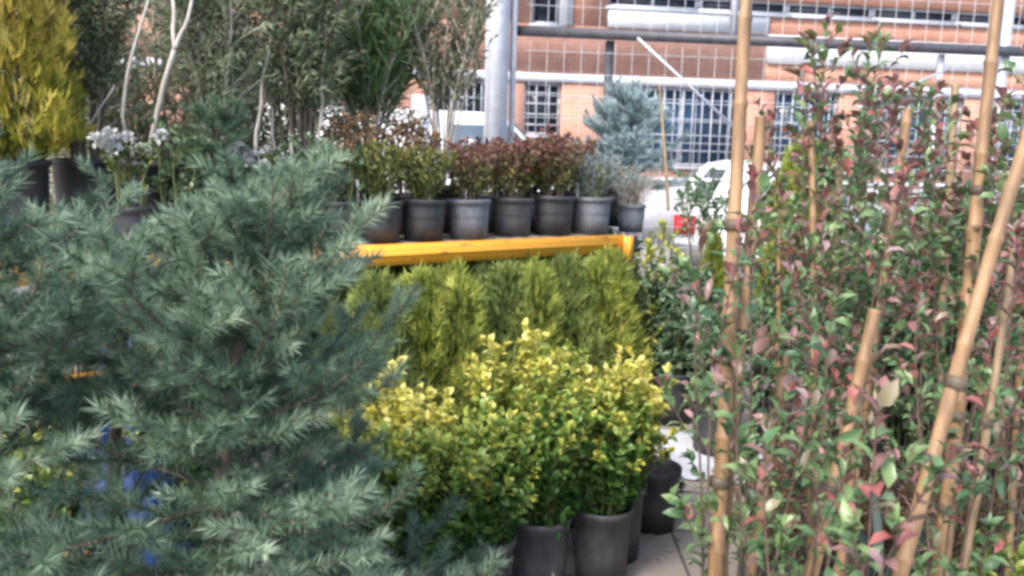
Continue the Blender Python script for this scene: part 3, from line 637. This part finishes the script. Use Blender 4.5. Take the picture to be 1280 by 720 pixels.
shelf_thing('potted_tree', 'narrow leaved tree with orange brown stems left of the oleander', 'tree', 372, .5, [BP] + tree_narrow(34, 1.6, .32, stem='bark', droop=.3) + front_stem(372, .5, [[(365, 215), (364, 140), (361, 60), (366, -40)], [(398, 210), (402, 120), (408, 20)], [(345, 205), (338, 130), (332, 60)]], .0085, 'tree'), 0, TG)
shelf_thing('oleander', 'green oleander with a pale forked trunk and long pointed leaves on the rack', 'shrub', 462, .76,
    [pot(.14, .28, 'black')] + broadleaf(35, .28, 1.58, .44, ns=13, bare=.32, tstep=.036, tlen=.26, lstep=.015, L=.15, Wd=.02, mat='oleander', stem='palebark', ang=50, up=.5, r0=.012, base=.02, tipn=6, huef=hn, bend=.1) + front_stem(462, .76, [[(462, 235), (462, 165), (455, 120), (440, 75)], [(458, 130), (478, 95), (498, 82)]], .012, 'oleander'))
shelf_thing('potted_tree', 'airy grey green tree on a thin pole of a trunk above the red shrubs', 'tree', 552, .5,
    [pot(.13, .26, 'black')] + broadleaf(36, .26, 1.5, .40, ns=14, bare=.42, tstep=.035, tlen=.28, lstep=.013, L=.055, Wd=.016, mat='airy', stem='palebark', ang=50, up=.5, r0=.008, base=.01, tipn=3, huef=hn, spread=.9))
gt = [broadleaf(150 + i, .34, 2.75, .52, ns=11, bare=.25, tstep=.078, tlen=.34, lstep=.017, L=.085, Wd=.016, mat='olive', stem='palebark', ang=50, up=.5, base=.05, r0=.014, tipn=4, minu=.8, ntwig=2, droop=.25, huef=hn) for i in range(2)]
for i, (px, ly, lb) in enumerate(((75, 1.35, 'tall olive green tree on the ground behind the golden conifer'), (170, 1.5, 'tall olive green tree on the ground behind the forked pale trunk'), (262, 1.55, 'tall olive green tree on the ground behind the small pine'), (345, 1.6, 'tall olive green tree on the ground behind the orange brown stems'), (425, 1.5, 'tall olive green tree on the ground behind the oleander'))):
    p = rack_pt(px, ly, 1.6); thing('tall_tree', lb, 'tree', (p.x, p.y, 0), i * 1.7, 'tall trees behind the rack', [pot(.2, .34, 'black')] + gt[i % 2], 1 if i % 2 else .95)
# front row
SS = pot(.088, .2, 'black'); SP = pot(.124, .22, 'black'); SG = pot(.124, .22, 'grey'); SC = pot(.12, .21, 'charcoal')
shelf_thing('small_pine', 'small soft green pine in a pot between the spruces and the tree stems', 'conifer', 274, .16, [SS] + spruce_parts(41, .2, .24, .68, .17, step=.06, nl=.036, dens=1000, mat='pine', minr=.08, power=.5))
def white_flower(seed, H, Rad):
    pr = broadleaf(seed, .2, H, Rad, ns=9, bare=.35, tstep=.05, tlen=.06, lstep=.016, L=.04, Wd=.022, mat='skimmia', stem='greenstem', huef=lambda u, s, r, rs: r * .6)
    rs = np.random.RandomState(seed); g = G()
    for i in range(9):
        c = np.array([rs.normal() * Rad * .5, rs.normal() * Rad * .5, H - .02 + rs.uniform(-.06, .05)]); k = 34
        d = nz(rs.normal(size=(k, 3)) + [0, 0, .5]); g.leaves(c + d * .012, d, rs.normal(size=(k, 3)), .026, .02, rs.uniform(0, 1, k))
    return pr + [('blossom', g.mesh('blossom', 'petal'))]
shelf_thing('flowering_shrub', 'white flowered shrub below the forked pale trunk', 'shrub', 168, .10, [SS] + white_flower(42, .47, .12), 0, 'white flowered shrubs on the rack')
shelf_thing('flowering_shrub', 'white flowered shrub right of the small pine', 'shrub', 324, .12, [SS] + white_flower(43, .47, .12), 0, 'white flowered shrubs on the rack')
shelf_thing('leafy_shrub', 'round leaved light green shrub just left of the small pine', 'shrub', 222, .10, [SS] + broadleaf(44, .2, .55, .13, ns=7, bare=.1, tstep=.05, tlen=.09, lstep=.016, L=.045, Wd=.03, mat='laurel', stem='greenstem', huef=lambda u, s, r, rs: .4 + .6 * r))
shelf_thing('leafy_shrub', 'grey green broad leaved shrub right of the white flowers on the rack', 'shrub', 372, .13, [SS] + broadleaf(45, .2, .56, .16, ns=8, bare=.1, tstep=.05, tlen=.09, lstep=.016, L=.05, Wd=.02, mat='silver', stem='greenstem', huef=lambda u, s, r, rs: .2 + .4 * r, rim=.2))
shelf_thing('leafy_shrub', 'dark green shrub in a black pot just left of the olive shrub on the rack', 'shrub', 424, .12, [SS] + broadleaf(46, .2, .46, .16, ns=9, bare=.1, tstep=.045, tlen=.1, lstep=.016, L=.05, Wd=.02, mat='laurel', stem='greenstem', huef=lambda u, s, r, rs: .2 + .6 * r))
for px, lb, sd in ((436, 'brown orange leaved shrub behind the dark green shrub on the rack', 160), (512, 'brown orange leaved shrub behind the two olive shrubs on the rack', 161)):
    shelf_thing('bronze_shrub', lb, 'shrub', px, .42, [pot(.11, .22, 'black')] + broadleaf(sd, .22, .66, .2, ns=16, bare=.15, tstep=.04, tlen=.11, lstep=.014, L=.045, Wd=.018, mat='bronze', stem='redstem'), 0, 'brown orange shrubs on the rack')
def skim(seed): return broadleaf(seed, .24, .50, .19, ns=15, bare=.05, tstep=.036, tlen=.1, lstep=.012, L=.042, Wd=.018, mat='skimmia', stem='greenstem', huef=lambda u, s, r, rs: .25 + .45 * r + .35 * u * (rs.uniform(size=len(u)) > .6))
shelf_thing('leafy_shrub', 'olive green shrub in the leftmost clearly seen black pot on the orange beam', 'shrub', 474, .125, [SP] + skim(47), 0, 'olive shrubs on the rack')
shelf_thing('leafy_shrub', 'olive shrub with orange tips in the black pot beside the first grey pot', 'shrub', 529, .125, [SP] + skim(48), 0, 'olive shrubs on the rack')
hr = lambda u, s, r, rs: np.clip(.0 + .62 * u + .6 * (r - .5), 0, 1)
def redp(seed, H=.52): return broadleaf(seed, .24, H, .19, ns=18, bare=.05, tstep=.034, tlen=.09, lstep=.012, L=.04, Wd=.022, mat='redleaf', stem='redstem', huef=hr)
RG = 'red leaved shrubs on the rack'
shelf_thing('red_shrub', 'red leaved shrub in the leftmost grey pot on the rack', 'shrub', 586, .125, [SG] + redp(49), 0, RG)
shelf_thing('red_shrub', 'red leaved shrub with yellow green base in a charcoal pot between two grey pots', 'shrub', 640, .18, [SC] + redp(50, .54), 0, RG)
shelf_thing('red_shrub', 'tallest red leaved shrub, left of the blue spruce on the rack', 'shrub', 690, .15, [SP] + redp(51, .58), 0, RG)
for px, sd, lb in ((612, 181, 'red brown shrub in the second row behind the leftmost grey pot'), (668, 182, 'red brown shrub in the second row behind the two middle red shrubs'), (716, 183, 'red brown shrub in the second row left of the powder blue spruce')):
    shelf_thing('red_shrub', lb, 'shrub', px, .42, [SP] + redp(sd, .54), 0, RG)
shelf_thing('grey_shrub', 'silvery grey shrub in the wide grey pot near the right end of the beam', 'shrub', 738, .125, [SG] + broadleaf(52, .24, .48, .2, ns=22, bare=.03, tstep=.026, tlen=.1, lstep=.007, L=.035, Wd=.005, mat='lavender', stem='greenstem'))
pp = rack_pt(772, .45)
shelf_thing('blue_spruce', 'small powder blue spruce on the rack in front of the brick building', 'conifer', 775, .47, [pot(.13, .24, 'black')] + spruce_parts(53, .24, .26,   .84, .40, step=.05, nl=.030, nw=.0017, dens=1100, mat='bluespruce', minr=.07, power=.55))
gq = rack_pt(806, .2)
def rel(px, py, b, z, dd=0.0):
    d = -(MI @ b).z + dd; q = at(px, py, d); return (q.x - b.x, q.y - b.y, q.z - z)
gs = rack_pt(788, .14)
shelf_thing('dry_grass', 'dry pale twiggy plant with a thin white stake at the right end of the rack', 'plant', 788, .14,
    [pot(.09, .17, 'grey')] + broadleaf(54, .17, .46, .27, ns=26, bare=.1, tstep=.05, tlen=.12, lstep=.012, L=.03, Wd=.003, mat='dry', stem='palebark', r0=.0025, droop=.5)
    + [cane(rel(836, 262, gs, BEAM_Z), rel(828, 96, gs, BEAM_Z), .011, 'bamboopale')])

# ------------------------------------------------------------------ thujas under the rack
TP = pot(.105, .2, 'black'); TGp = 'thujas in black pots under the rack'
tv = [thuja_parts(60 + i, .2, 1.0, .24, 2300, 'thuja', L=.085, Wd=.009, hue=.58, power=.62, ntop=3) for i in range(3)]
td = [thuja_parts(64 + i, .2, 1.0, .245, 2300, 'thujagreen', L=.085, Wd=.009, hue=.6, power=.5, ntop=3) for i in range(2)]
front = [(472, .94, td[0], 'dark green thuja at the left of the row, half behind the spruce'), (520, .94, tv[0], 'olive thuja right beside the spruce branches, second in the front row'),
         (568, .95, tv[1], 'bright olive thuja left of the tallest yellow euonymus'), (618, .96, td[1], 'dark thuja directly behind the yellow top of the tallest euonymus'),
         (664, .97, tv[2], 'thuja under the middle of the beam, behind the yellow euonymus tops'), (706, .97, td[0], 'darker green thuja left of the brightest yellow thuja'), (752, .985, tv[1], 'brightest yellow green thuja touching the right end of the orange beam')]
for i, (px, h, pr, lb) in enumerate(front):
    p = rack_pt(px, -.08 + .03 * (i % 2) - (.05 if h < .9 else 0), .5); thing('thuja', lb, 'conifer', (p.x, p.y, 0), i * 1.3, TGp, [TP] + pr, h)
for i, (px, h) in enumerate(((450, .98), (500, 1.0), (548, .98), (596, 1.0), (642, 1.0), (686, .98), (730, 1.0), (772, .97))):
    p = rack_pt(px, .42, .5); thing('thuja', 'dark thuja in the shaded back row under the rack deck', 'conifer', (p.x, p.y, 0), i * .9, 'back row thujas under the rack', [TP] + (td[i % 2] if i % 3 else tv[i % 3]), h)

bv = [broadleaf(140 + i, .28, 1.05, .27, ns=14, bare=.02, tstep=.05, tlen=.16, lstep=.016, L=.08, Wd=.036, mat='laurel', stem='greenstem', huef=lambda u, s, r, rs: .1 + .6 * r) for i in range(2)]
for i, px in enumerate((330, 405, 475, 540, 600, 655, 708, 760)):
    p = rack_pt(px, 1.08, .5); thing('leafy_shrub', 'dark evergreen shrub behind the rack, showing between the thujas', 'shrub', (p.x, p.y, 0), i * 1.1, 'evergreen shrubs behind the rack', [pot(.14, .28, 'black')] + bv[i % 2])
# ------------------------------------------------------------------ variegated euonymus
def he(base, top):
    return lambda u, s, r, rs: np.clip(base + (top - base) * u ** 1.7 + .34 * (r - .5) + .1 * s, 0, .95)
def euo(seed, H, Rad, b, t, z0=.3): return broadleaf(seed, z0, H, Rad, ns=30, bare=.0, tstep=.042, tlen=.11, lstep=.0125, L=.044, Wd=.027, mat='euonymus', stem='greenstem', huef=he(b, t), rim=.10, r0=.004, base=.06, up=.4, tipn=5, minu=.5)
EC = pot(.112, .30, 'charcoal'); EG = 'variegated euonymus in front of the rack'
ev = [euo(70, .80, .26, -.14, .56), euo(71, .76, .26, -.12, .64), euo(72, .91, .22, .3, .85), euo(73, .84, .24, .4, 1.0), euo(74, .72, .21, .02, .5)]
def eplace(pos, k, label, rz, pt=EC): thing('euonymus', label, 'shrub', (pos.x, pos.y, 0), rz, EG, [pt] + ev[k])
eplace(on_z(676, 642, .3), 0, 'green and yellow euonymus over the middle charcoal pot at the front', .4)
eplace(on_z(754, 630, .3), 1, 'green and yellow euonymus in the rightmost charcoal front pot beside the bare paving', 2.1)
eplace(on_z(604, 668, .3), 4, 'low yellow green euonymus in the narrow gap pot left of the middle front pot', 1.2)
eplace(on_z(538, 690, .3), 4, 'yellow green euonymus in the black pot touching the spruce branches', 3.3, pot(.112, .30, 'black'))
eplace(gp(640, 3.55), 2, 'tallest yellow euonymus in the row behind, rising against the dark thujas', 0.3)
eplace(gp(698, 3.8), 0, 'half hidden euonymus behind the two front charcoal pots', 2.7)
eplace(gp(768, 3.5), 3, 'brightest golden yellow euonymus at the right end of the bed', 1.0)
eplace(gp(500, 3.15), 3, 'yellow flecked euonymus seen through the right side spruce branches', 5.0)
eplace(gp(445, 2.75), 4, 'low euonymus mostly covered by the big spruce', 4.0)
eplace(gp(245, 2.95), 4, 'small euonymus showing below the big spruce near its trunk', .8)
eplace(gp(60, 2.75), 4, 'euonymus glimpsed low at the left under the edge spruce', 2.2)

# blue sack behind the spruces
p = gp(172, 2.8); g = G(); rings = []; nr, k = 22, 28; rs = np.random.RandomState(8)
for i in range(nr + 1):
    v = i / nr; w = .20 * (math.sin(math.pi * min(1, .10 + .9 * v) ** .8) ** .35) * (1 - .12 * v) if v < .97 else .17; dp = .10 * (1 - abs(2 * v - .9) ** 3 * .75) + .012
    for j in range(k):
        a = 2 * math.pi * j / k; c, q = math.cos(a), math.sin(a); wr = .008 * math.sin(5 * a + 9 * v) + .006 * math.sin(11 * a - 23 * v)
        rings.append(((w + wr) * math.copysign(abs(c) ** .6, c), (dp + wr) * math.copysign(abs(q) ** .8, q), (.64 * v) + .012 * math.sin(3 * a) * v))
g.add(rings, [[i*k+j, i*k+(j+1) % k, (i+1)*k+(j+1) % k, (i+1)*k+j] for i in range(nr) for j in range(k)]); n0 = len(rings)
g.add([rings[nr*k+j] for j in range(k)] + [(0, 0, .637)], [[j, (j + 1) % k, k] for j in range(k)])
lab = G(); lab.box((-.12, -.122, .33), (.075, .006, .10))
thing('blue_sack', 'upright blue plastic sack with a small orange label, seen through the spruces', 'sack', (p.x, p.y, 0), R(6), None, [('bag', g.mesh('bag', 'sackblue', True)), ('label', lab.mesh('label', 'orange'))])
# ------------------------------------------------------------------ pots and low things by the path
p = on_z(818, 582, .27)
g = G(); thing('plant_pot', 'black plant pot without a plant, right of the yellow euonymus', 'pot', (p.x, p.y, 0), 0, None, [pot(.115, .27, 'black')])
p = on_z(832, 640, 0)
thing('leafy_shrub', 'little green seedling with white edged leaves on the paving right of the front pots', 'plant', (p.x, p.y, 0), 0, None, [pot(.05, .07, 'grey')] + broadleaf(80, .07, .17, .1, ns=8, bare=.1, tstep=.04, tlen=.06, lstep=.014, L=.045, Wd=.026, mat='silver', stem='greenstem', r0=.003, base=.02, huef=lambda u, s, r, rs: .15 + .75 * r * r))
a = on_z(822, 598, 0); b = on_z(955, 610, 0); c = on_z(950, 545, 0); d = on_z(826, 540, 0)
g = G(); n = 18; rs = np.random.RandomState(9); V = []; 
for i in range(n + 1):
    for j in range(n + 1):
        u, v = i / n, j / n; q = (a * (1 - u) + b * u) * (1 - v) + (d * (1 - u) + c * u) * v
        V.append((q.x + rs.uniform(-.008, .008), q.y + rs.uniform(-.01, .01), .012 + .012 * math.sin(9 * u + 3 * v) * math.sin(7 * v) + rs.uniform(0, .007)))
top = np.array(V); bot = top - [0, 0, .004]
Fq = [[i*(n+1)+j, (i+1)*(n+1)+j, (i+1)*(n+1)+j+1, i*(n+1)+j+1] for i in range(n) for j in range(n)]
g.add(top, Fq); g.add(bot, [f[::-1] for f in Fq])
tag(obj('white_sheet', g.mesh('white_sheet', 'sheet', True)), 'pale white sheet lying on the paving behind the bamboo stakes', 'sheet')

g = G(); rs = np.random.RandomState(44); n = 420
P = np.stack([rs.uniform(-.4, 1.6, n), rs.uniform(2.6, 6.0, n), np.full(n, .006)], 1); a = rs.uniform(0, 6.28, n); D = np.stack([np.cos(a), np.sin(a), rs.uniform(-.1, .3, n)], 1)
g.leaves(P, D, np.array([0, 0, 1.]) + rs.normal(size=(n, 3)) * .25, rs.uniform(.02, .06, n), rs.uniform(.01, .025, n), rs.uniform(.3, 1, n), 0, .2, .15)
lt = obj('fallen_leaves', g.mesh('fallen_leaves', 'dry')); lt['kind'] = 'stuff'; lt['label'] = 'fallen brown leaves scattered over the paving'
# ------------------------------------------------------------------ middle distance, right of the rack
LP = pot(.14, .28, 'black')
lv = [broadleaf(90 + i, .28, .95, .26, ns=16, bare=.05, tstep=.045, tlen=.16, lstep=.016, L=.075, Wd=.036, mat='laurel', stem='greenstem', huef=lambda u, s, r, rs: .15 + .75 * r) for i in range(3)]
sv = [broadleaf(95 + i, .28, .85, .24, ns=17, bare=.02, tstep=.045, tlen=.14, lstep=.015, L=.06, Wd=.034, mat='silver', stem='greenstem', huef=lambda u, s, r, rs: .1 + .5 * r, rim=.3) for i in range(2)]
MG = 'leafy shrubs in the middle distance'
for px, dd, pr, sc, cat, lb in ((836, 5.25, sv[0], 1.12, 'shrub', 'white edged green shrub nearest the right end of the rack'), (893, 4.7, sv[1], .98, 'shrub', 'white edged green shrub left of the double bamboo stake, behind it'),
        (850, 6.4, lv[0], .8, 'shrub', 'green shrub below the small bright conifer'), (962, 5.0, lv[1], .86, 'shrub', 'dark green shrub just right of the double bamboo stake'),
        (1040, 4.4, lv[2], 1.1, 'shrub', 'dark leafy evergreen behind the middle staked photinias'), (1120, 4.1, lv[0], 1.15, 'shrub', 'dark leafy evergreen behind the leaning stakes'),
        (1200, 4.25, lv[1], 1.15, 'shrub', 'dark leafy evergreen behind the thick leaning cane at right'), (1280, 3.7, lv[2], 1.15, 'shrub', 'dark leafy evergreen at the right edge behind the photinias'),
        (1090, 5.4, sv[0], 1.5, 'shrub', 'tall silver edged shrub below the blue windows'), (1180, 5.6, lv[0], 1.45, 'shrub', 'tall green shrub below the rightmost fence posts'), (1262, 5.0, lv[1], 1.5, 'shrub', 'tall green shrub at the right edge before the fence')):
    p = gp(px, dd); thing('leafy_shrub', lb, cat, (p.x, p.y, 0), px * .7, MG, [LP] + pr, sc)
p = gp(881, 5.9); thing('small_conifer', 'small bright green cone shaped conifer in front of the white car', 'conifer', (p.x, p.y, 0), 0, None, [TP] + thuja_parts(101, .2, 1.02, .14, 1300, 'limeconifer', hue=.5, power=.7))
p = gp(985, 6.2); thing('lime_conifer', 'tall lime green conifer right of the double bamboo stake', 'conifer', (p.x, p.y, 0), 0, None, [LP] + thuja_parts(102, .28, 1.66, .28, 2200, 'limeconifer', L=.08, Wd=.011, hue=.5, power=.4, ntop=3))
p = gp(868, 7.6); thing('leafy_shrub', 'loose green bush at the fence above the white car', 'shrub', (p.x, p.y, 0), 0, MG, [LP] + broadleaf(103, .28, 1.5, .36, ns=9, bare=.55, tstep=.06, tlen=.2, lstep=.02, L=.07, Wd=.03, mat='laurel', stem='greenstem', huef=lambda u, s, r, rs: .4 + .6 * r))
p = gp(814, 5.3); thing('yellow_shrub', 'thin yellow leaved shrub beside the blue upright at the right end of the rack', 'shrub', (p.x, p.y, 0), 0, None, [LP] + broadleaf(104, .28, 1.22, .15, ns=8, bare=.25, tstep=.06, tlen=.12, lstep=.02, L=.05, Wd=.024, mat='euonymus', stem='greenstem', huef=lambda u, s, r, rs: .4 + .55 * r))

# ------------------------------------------------------------------ staked photinias
def hp(shift=0.0, red=.5):
    def f(u, s, r, rs):
        n = len(u); blk = .5 + .5 * np.sin(u * 13 + s * 2 + n); isred = rs.uniform(size=n) * (.55 + .9 * blk) < np.clip(red * (.13 + 1.1 * u * u * (.35 + .65 * s) + .2 * u), 0, .92)
        return np.where(isred, .55 + .45 * r, .44 * (.55 * r + .45 * blk)) + shift
    return f
PP = pot(.125, .28, 'black'); PGp = 'staked photinias in pots at the right'
def photinia(label, sticks, d, seed, H, Rad, ns=5, red=.5, pal='bamboo', bare=.25, dens=.84, L=.055, lean=0.0):
    (x0, y0), (x1, y1) = sticks[0][:2]
    def zat(t): return at(x0 + (x1 - x0) * t, y0 + (y1 - y0) * t, d).z
    t = (.27 - zat(0)) / (zat(1) - zat(0)); b = at(x0 + (x1 - x0) * t, y0 + (y1 - y0) * t, d); b.z = 0
    prt = [PP] + broadleaf(seed, .28, H, Rad, ns=ns, bare=bare, tstep=.062 / dens, tlen=.19, lstep=.021, L=L, Wd=L * .44, mat='photinia', stem='redstem', huef=hp(0, red), r0=.0045, base=.04, tipn=7, up=.5, minu=.82, ang=62, fold=.22, bend=.25)
    for (p, q, *o) in sticks:
        dd = (o[0] if o else 0.0) - (.13 if d > 1.75 and d != 2.05 else .03); r = (o[1] if len(o) > 1 else .0135) * 1.1; m = o[2] if len(o) > 2 else pal
        top = at(*p, d + dd); bot = at(*q, d + dd)
        if bot.z > .26:
            k = (.26 - top.z) / (bot.z - top.z); bot = top + (bot - top) * k
        prt.append(cane(bot - b, top - b, r, m))
        for f in (.35, .66):
            w = bot + (top - bot) * f - b
            prt.append(tie(w, r * 1.25, top - bot))
    thing('staked_photinia', label, 'shrub', b, 0, PGp, prt)
    return b
photinia('photinia tied to the tall double bamboo stake nearest the rack', [((939, -70), (893, 720), -.10, .0165), ((948, 145), (904, 720), -.06, .0150, 'bamboo')], 2.05, 110, 1.75, .12, 3, .4, dens=.6, bare=.3)
photinia('photinia with a thin straight orange cane, second from the rack', [((1013, 150), (1016, 640), 0, .012)], 2.88, 111, 2.12, .27, 6, .55)
photinia('photinia on the thick cane that slants from centre right to the bottom edge', [((1090, 385), (1014, 720), .05, .014)], 1.80, 112, 1.36, .24, 4, .35, L=.052, dens=.7)
photinia('bronze tipped photinia with a slanted cane reaching up before the blue windows', [((1134, 135), (1062, 640), .06, .014)], 2.45, 113, 1.82, .26, 5, .75, L=.05)
photinia('photinia on the tallest beige stake, right of the thin fence posts', [((1256, -70), (1222, 260), 0, .018), ((1222, 260), (1190, 560), 0, .016)], 2.45, 114, 1.95, .27, 5, .55)
photinia('photinia on the thick pale cane leaning hard at the right edge', [((1296, 150), (1122, 720), .08, .0142, 'bamboo')], 1.56, 115, 1.36, .22, 4, .5, dens=.6)
photinia('photinia on the thin pale cane left of the right edge, below mid height', [((1268, 310), (1204, 700), 0, .010, 'bamboopale')], 2.1, 116, 1.42, .24, 4, .75, L=.05, dens=.7)
photinia('small photinia with a short slanted cane right of the double stake', [((990, 430), (955, 620), 0, .013)], 2.5, 117, 1.25, .22, 4, .2, L=.06, dens=.7)
photinia('tall photinia with pale cane tops behind the others in the middle', [((1048, 175), (1036, 500), 0, .017, 'bamboopale')], 3.25, 118, 2.15, .30, 6, .5, L=.065)
photinia('dense photinia with an upright cane at the back by the fence brace', [((1192, 105), (1176, 480), 0, .016, 'bamboopale')], 3.2, 119, 2.0, .30, 6, .6)
photinia('photinia at the right edge with deep red shoots and a short cane', [((1275, 420), (1262, 700), 0, .011)], 2.85, 120, 1.65, .26, 5, .85, L=.062)
photinia('photinia in the third row right of the double stake with a short brown cane', [((975, 250), (968, 560), 0, .011)], 3.7, 190, 1.8, .27, 6, .5, L=.065)
photinia('photinia in the third row left of the tallest beige stake', [((1158, 300), (1150, 560), 0, .011)], 3.5, 191, 1.7, .26, 4, .6, L=.08)
photinia('photinia in the third row at the right edge of the photo', [((1262, 260), (1250, 560), 0, .011)], 3.3, 192, 1.9, .30, 6, .55, L=.065)
# extra canes without ties stand in low bronze plants
for px, d, top, lb, sd in ((1000, 3.1, (1003, 545), 'low bronze twiggy shrub with a short pale cane behind the slanting thick cane', 170), (1068, 3.05, (1076, 500), 'low bronze twiggy shrub behind the strap leaved plant', 171), (1150, 2.98, (1166, 545), 'low bronze twiggy shrub with a short cane left of the thin pale cane', 172),
        (948, 3.1, (968, 520), 'low bronze twiggy shrub right of the double bamboo stake', 173), (1215, 3.03, (1236, 440), 'low bronze twiggy shrub at the right behind the thin pale cane', 174)):
    p = gp(px, d); dd = -(MI @ Vector((p.x, p.y, .3))).z; q = at(*top, dd)
    thing('bronze_shrub', lb, 'shrub', (p.x, p.y, 0), 0, 'low bronze shrubs among the stakes', [pot(.085, .22, 'black')] + broadleaf(sd, .22, .62, .22, ns=22, bare=.05, tstep=.045, tlen=.13, lstep=.012, L=.032, Wd=.009, mat='bronze', stem='redstem', r0=.003, up=.3, minu=.5) + [cane((0.02, .01, .2), (q.x - p.x, q.y - p.y, q.z), .012, 'bamboo')])
# strap leaved plant
def strap(seed, z0, n=46, Ln=.42):
    rs = np.random.RandomState(seed); g = G()
    for i in range(n):
        a = rs.uniform(0, 6.28); e = R(rs.uniform(25, 82)); L = Ln * rs.uniform(.6, 1.1); m = 7; p = np.array([.02 * math.cos(a), .02 * math.sin(a), z0]); hd = np.array([math.cos(a), math.sin(a), 0]); sd = np.array([-math.sin(a), math.cos(a), 0]); V = []
        for k in range(m + 1):
            s = k / m; w = .011 * (1 - s) ** .6 * (.6 + 1.2 * min(s * 3, 1)) + .0006; V += [p - sd * w, p + np.array([0, 0, -.002]), p + sd * w]
            ee = e - 1.1 * s * s; p = p + L / m * (hd * math.cos(ee) + np.array([0, 0, 1]) * math.sin(ee))
        g.add(V, [[3*k + c, 3*k + c + 1, 3*k + c + 4, 3*k + c + 3] for k in range(m) for c in (0, 1)], np.full(len(V), rs.uniform(0, 1)))
    return [('leaves', g.mesh('leaves', 'strap'))]
p = gp(1092, 2.75); thing('strap_leaf_plant', 'dark strap leaved plant low between the slanting stakes', 'plant', (p.x, p.y, 0), 0, None, [pot(.09, .22, 'black')] + strap(130, .2))
p = gp(1232, 2.52); thing('yellow_shrub', 'small yellow green shrub low at the right among the stakes', 'shrub', (p.x, p.y, 0), 0, None, [pot(.085, .2, 'black')] + broadleaf(131, .2, .55, .18, ns=10, bare=.1, tstep=.05, tlen=.1, lstep=.016, L=.045, Wd=.024, mat='euonymus', stem='greenstem', huef=lambda u, s, r, rs: .15 + .5 * r, rim=.1))

# ------------------------------------------------------------------ light
w = bpy.data.worlds.new('World'); scene.world = w; w.use_nodes = True; nt = w.node_tree; nt.nodes.clear()
sky = nt.nodes.new('ShaderNodeTexSky'); sky.sky_type = 'NISHITA'; sky.sun_disc = False
EL, AZ = R(48), R(215)                    # azimuth of the sun, clockwise from +Y: behind the camera, to the left
sky.sun_elevation = EL; sky.sun_rotation = AZ; sky.air_density = 1.0; sky.dust_density = 2.5; sky.ozone_density = 1.0
bg = nt.nodes.new('ShaderNodeBackground'); bg.inputs[1].default_value = .15; o = nt.nodes.new('ShaderNodeOutputWorld')
nt.links.new(sky.outputs[0], bg.inputs[0]); nt.links.new(bg.outputs[0], o.inputs[0])
sd = bpy.data.lights.new('sun', 'SUN'); sd.energy = 1.15; sd.angle = R(14); sd.color = (1, .95, .88)
so = bpy.data.objects.new('sun', sd); COL.objects.link(so)
dirv = Vector((math.sin(AZ) * math.cos(EL), math.cos(AZ) * math.cos(EL), math.sin(EL)))
so.rotation_euler = dirv.to_track_quat('Z', 'Y').to_euler(); so.location = dirv * 30

vs = scene.view_settings; scene.display_settings.display_device = 'sRGB'
vs.view_transform = 'Standard'; vs.look = 'None'; vs.gamma = 1.0; vs.exposure = 1.65; vs.use_curve_mapping = False
scene.render.engine = 'CYCLES'; cy = scene.cycles
cy.max_bounces = 6; cy.diffuse_bounces = 4; cy.glossy_bounces = 2; cy.transmission_bounces = 4; cy.transparent_max_bounces = 4
cy.caustics_reflective = False; cy.caustics_refractive = False; cy.use_denoising = True
try: cy.denoiser = 'OPENIMAGEDENOISE'
except Exception: pass
cy.pixel_filter_type = 'BLACKMAN_HARRIS'; cy.filter_width = 3.2
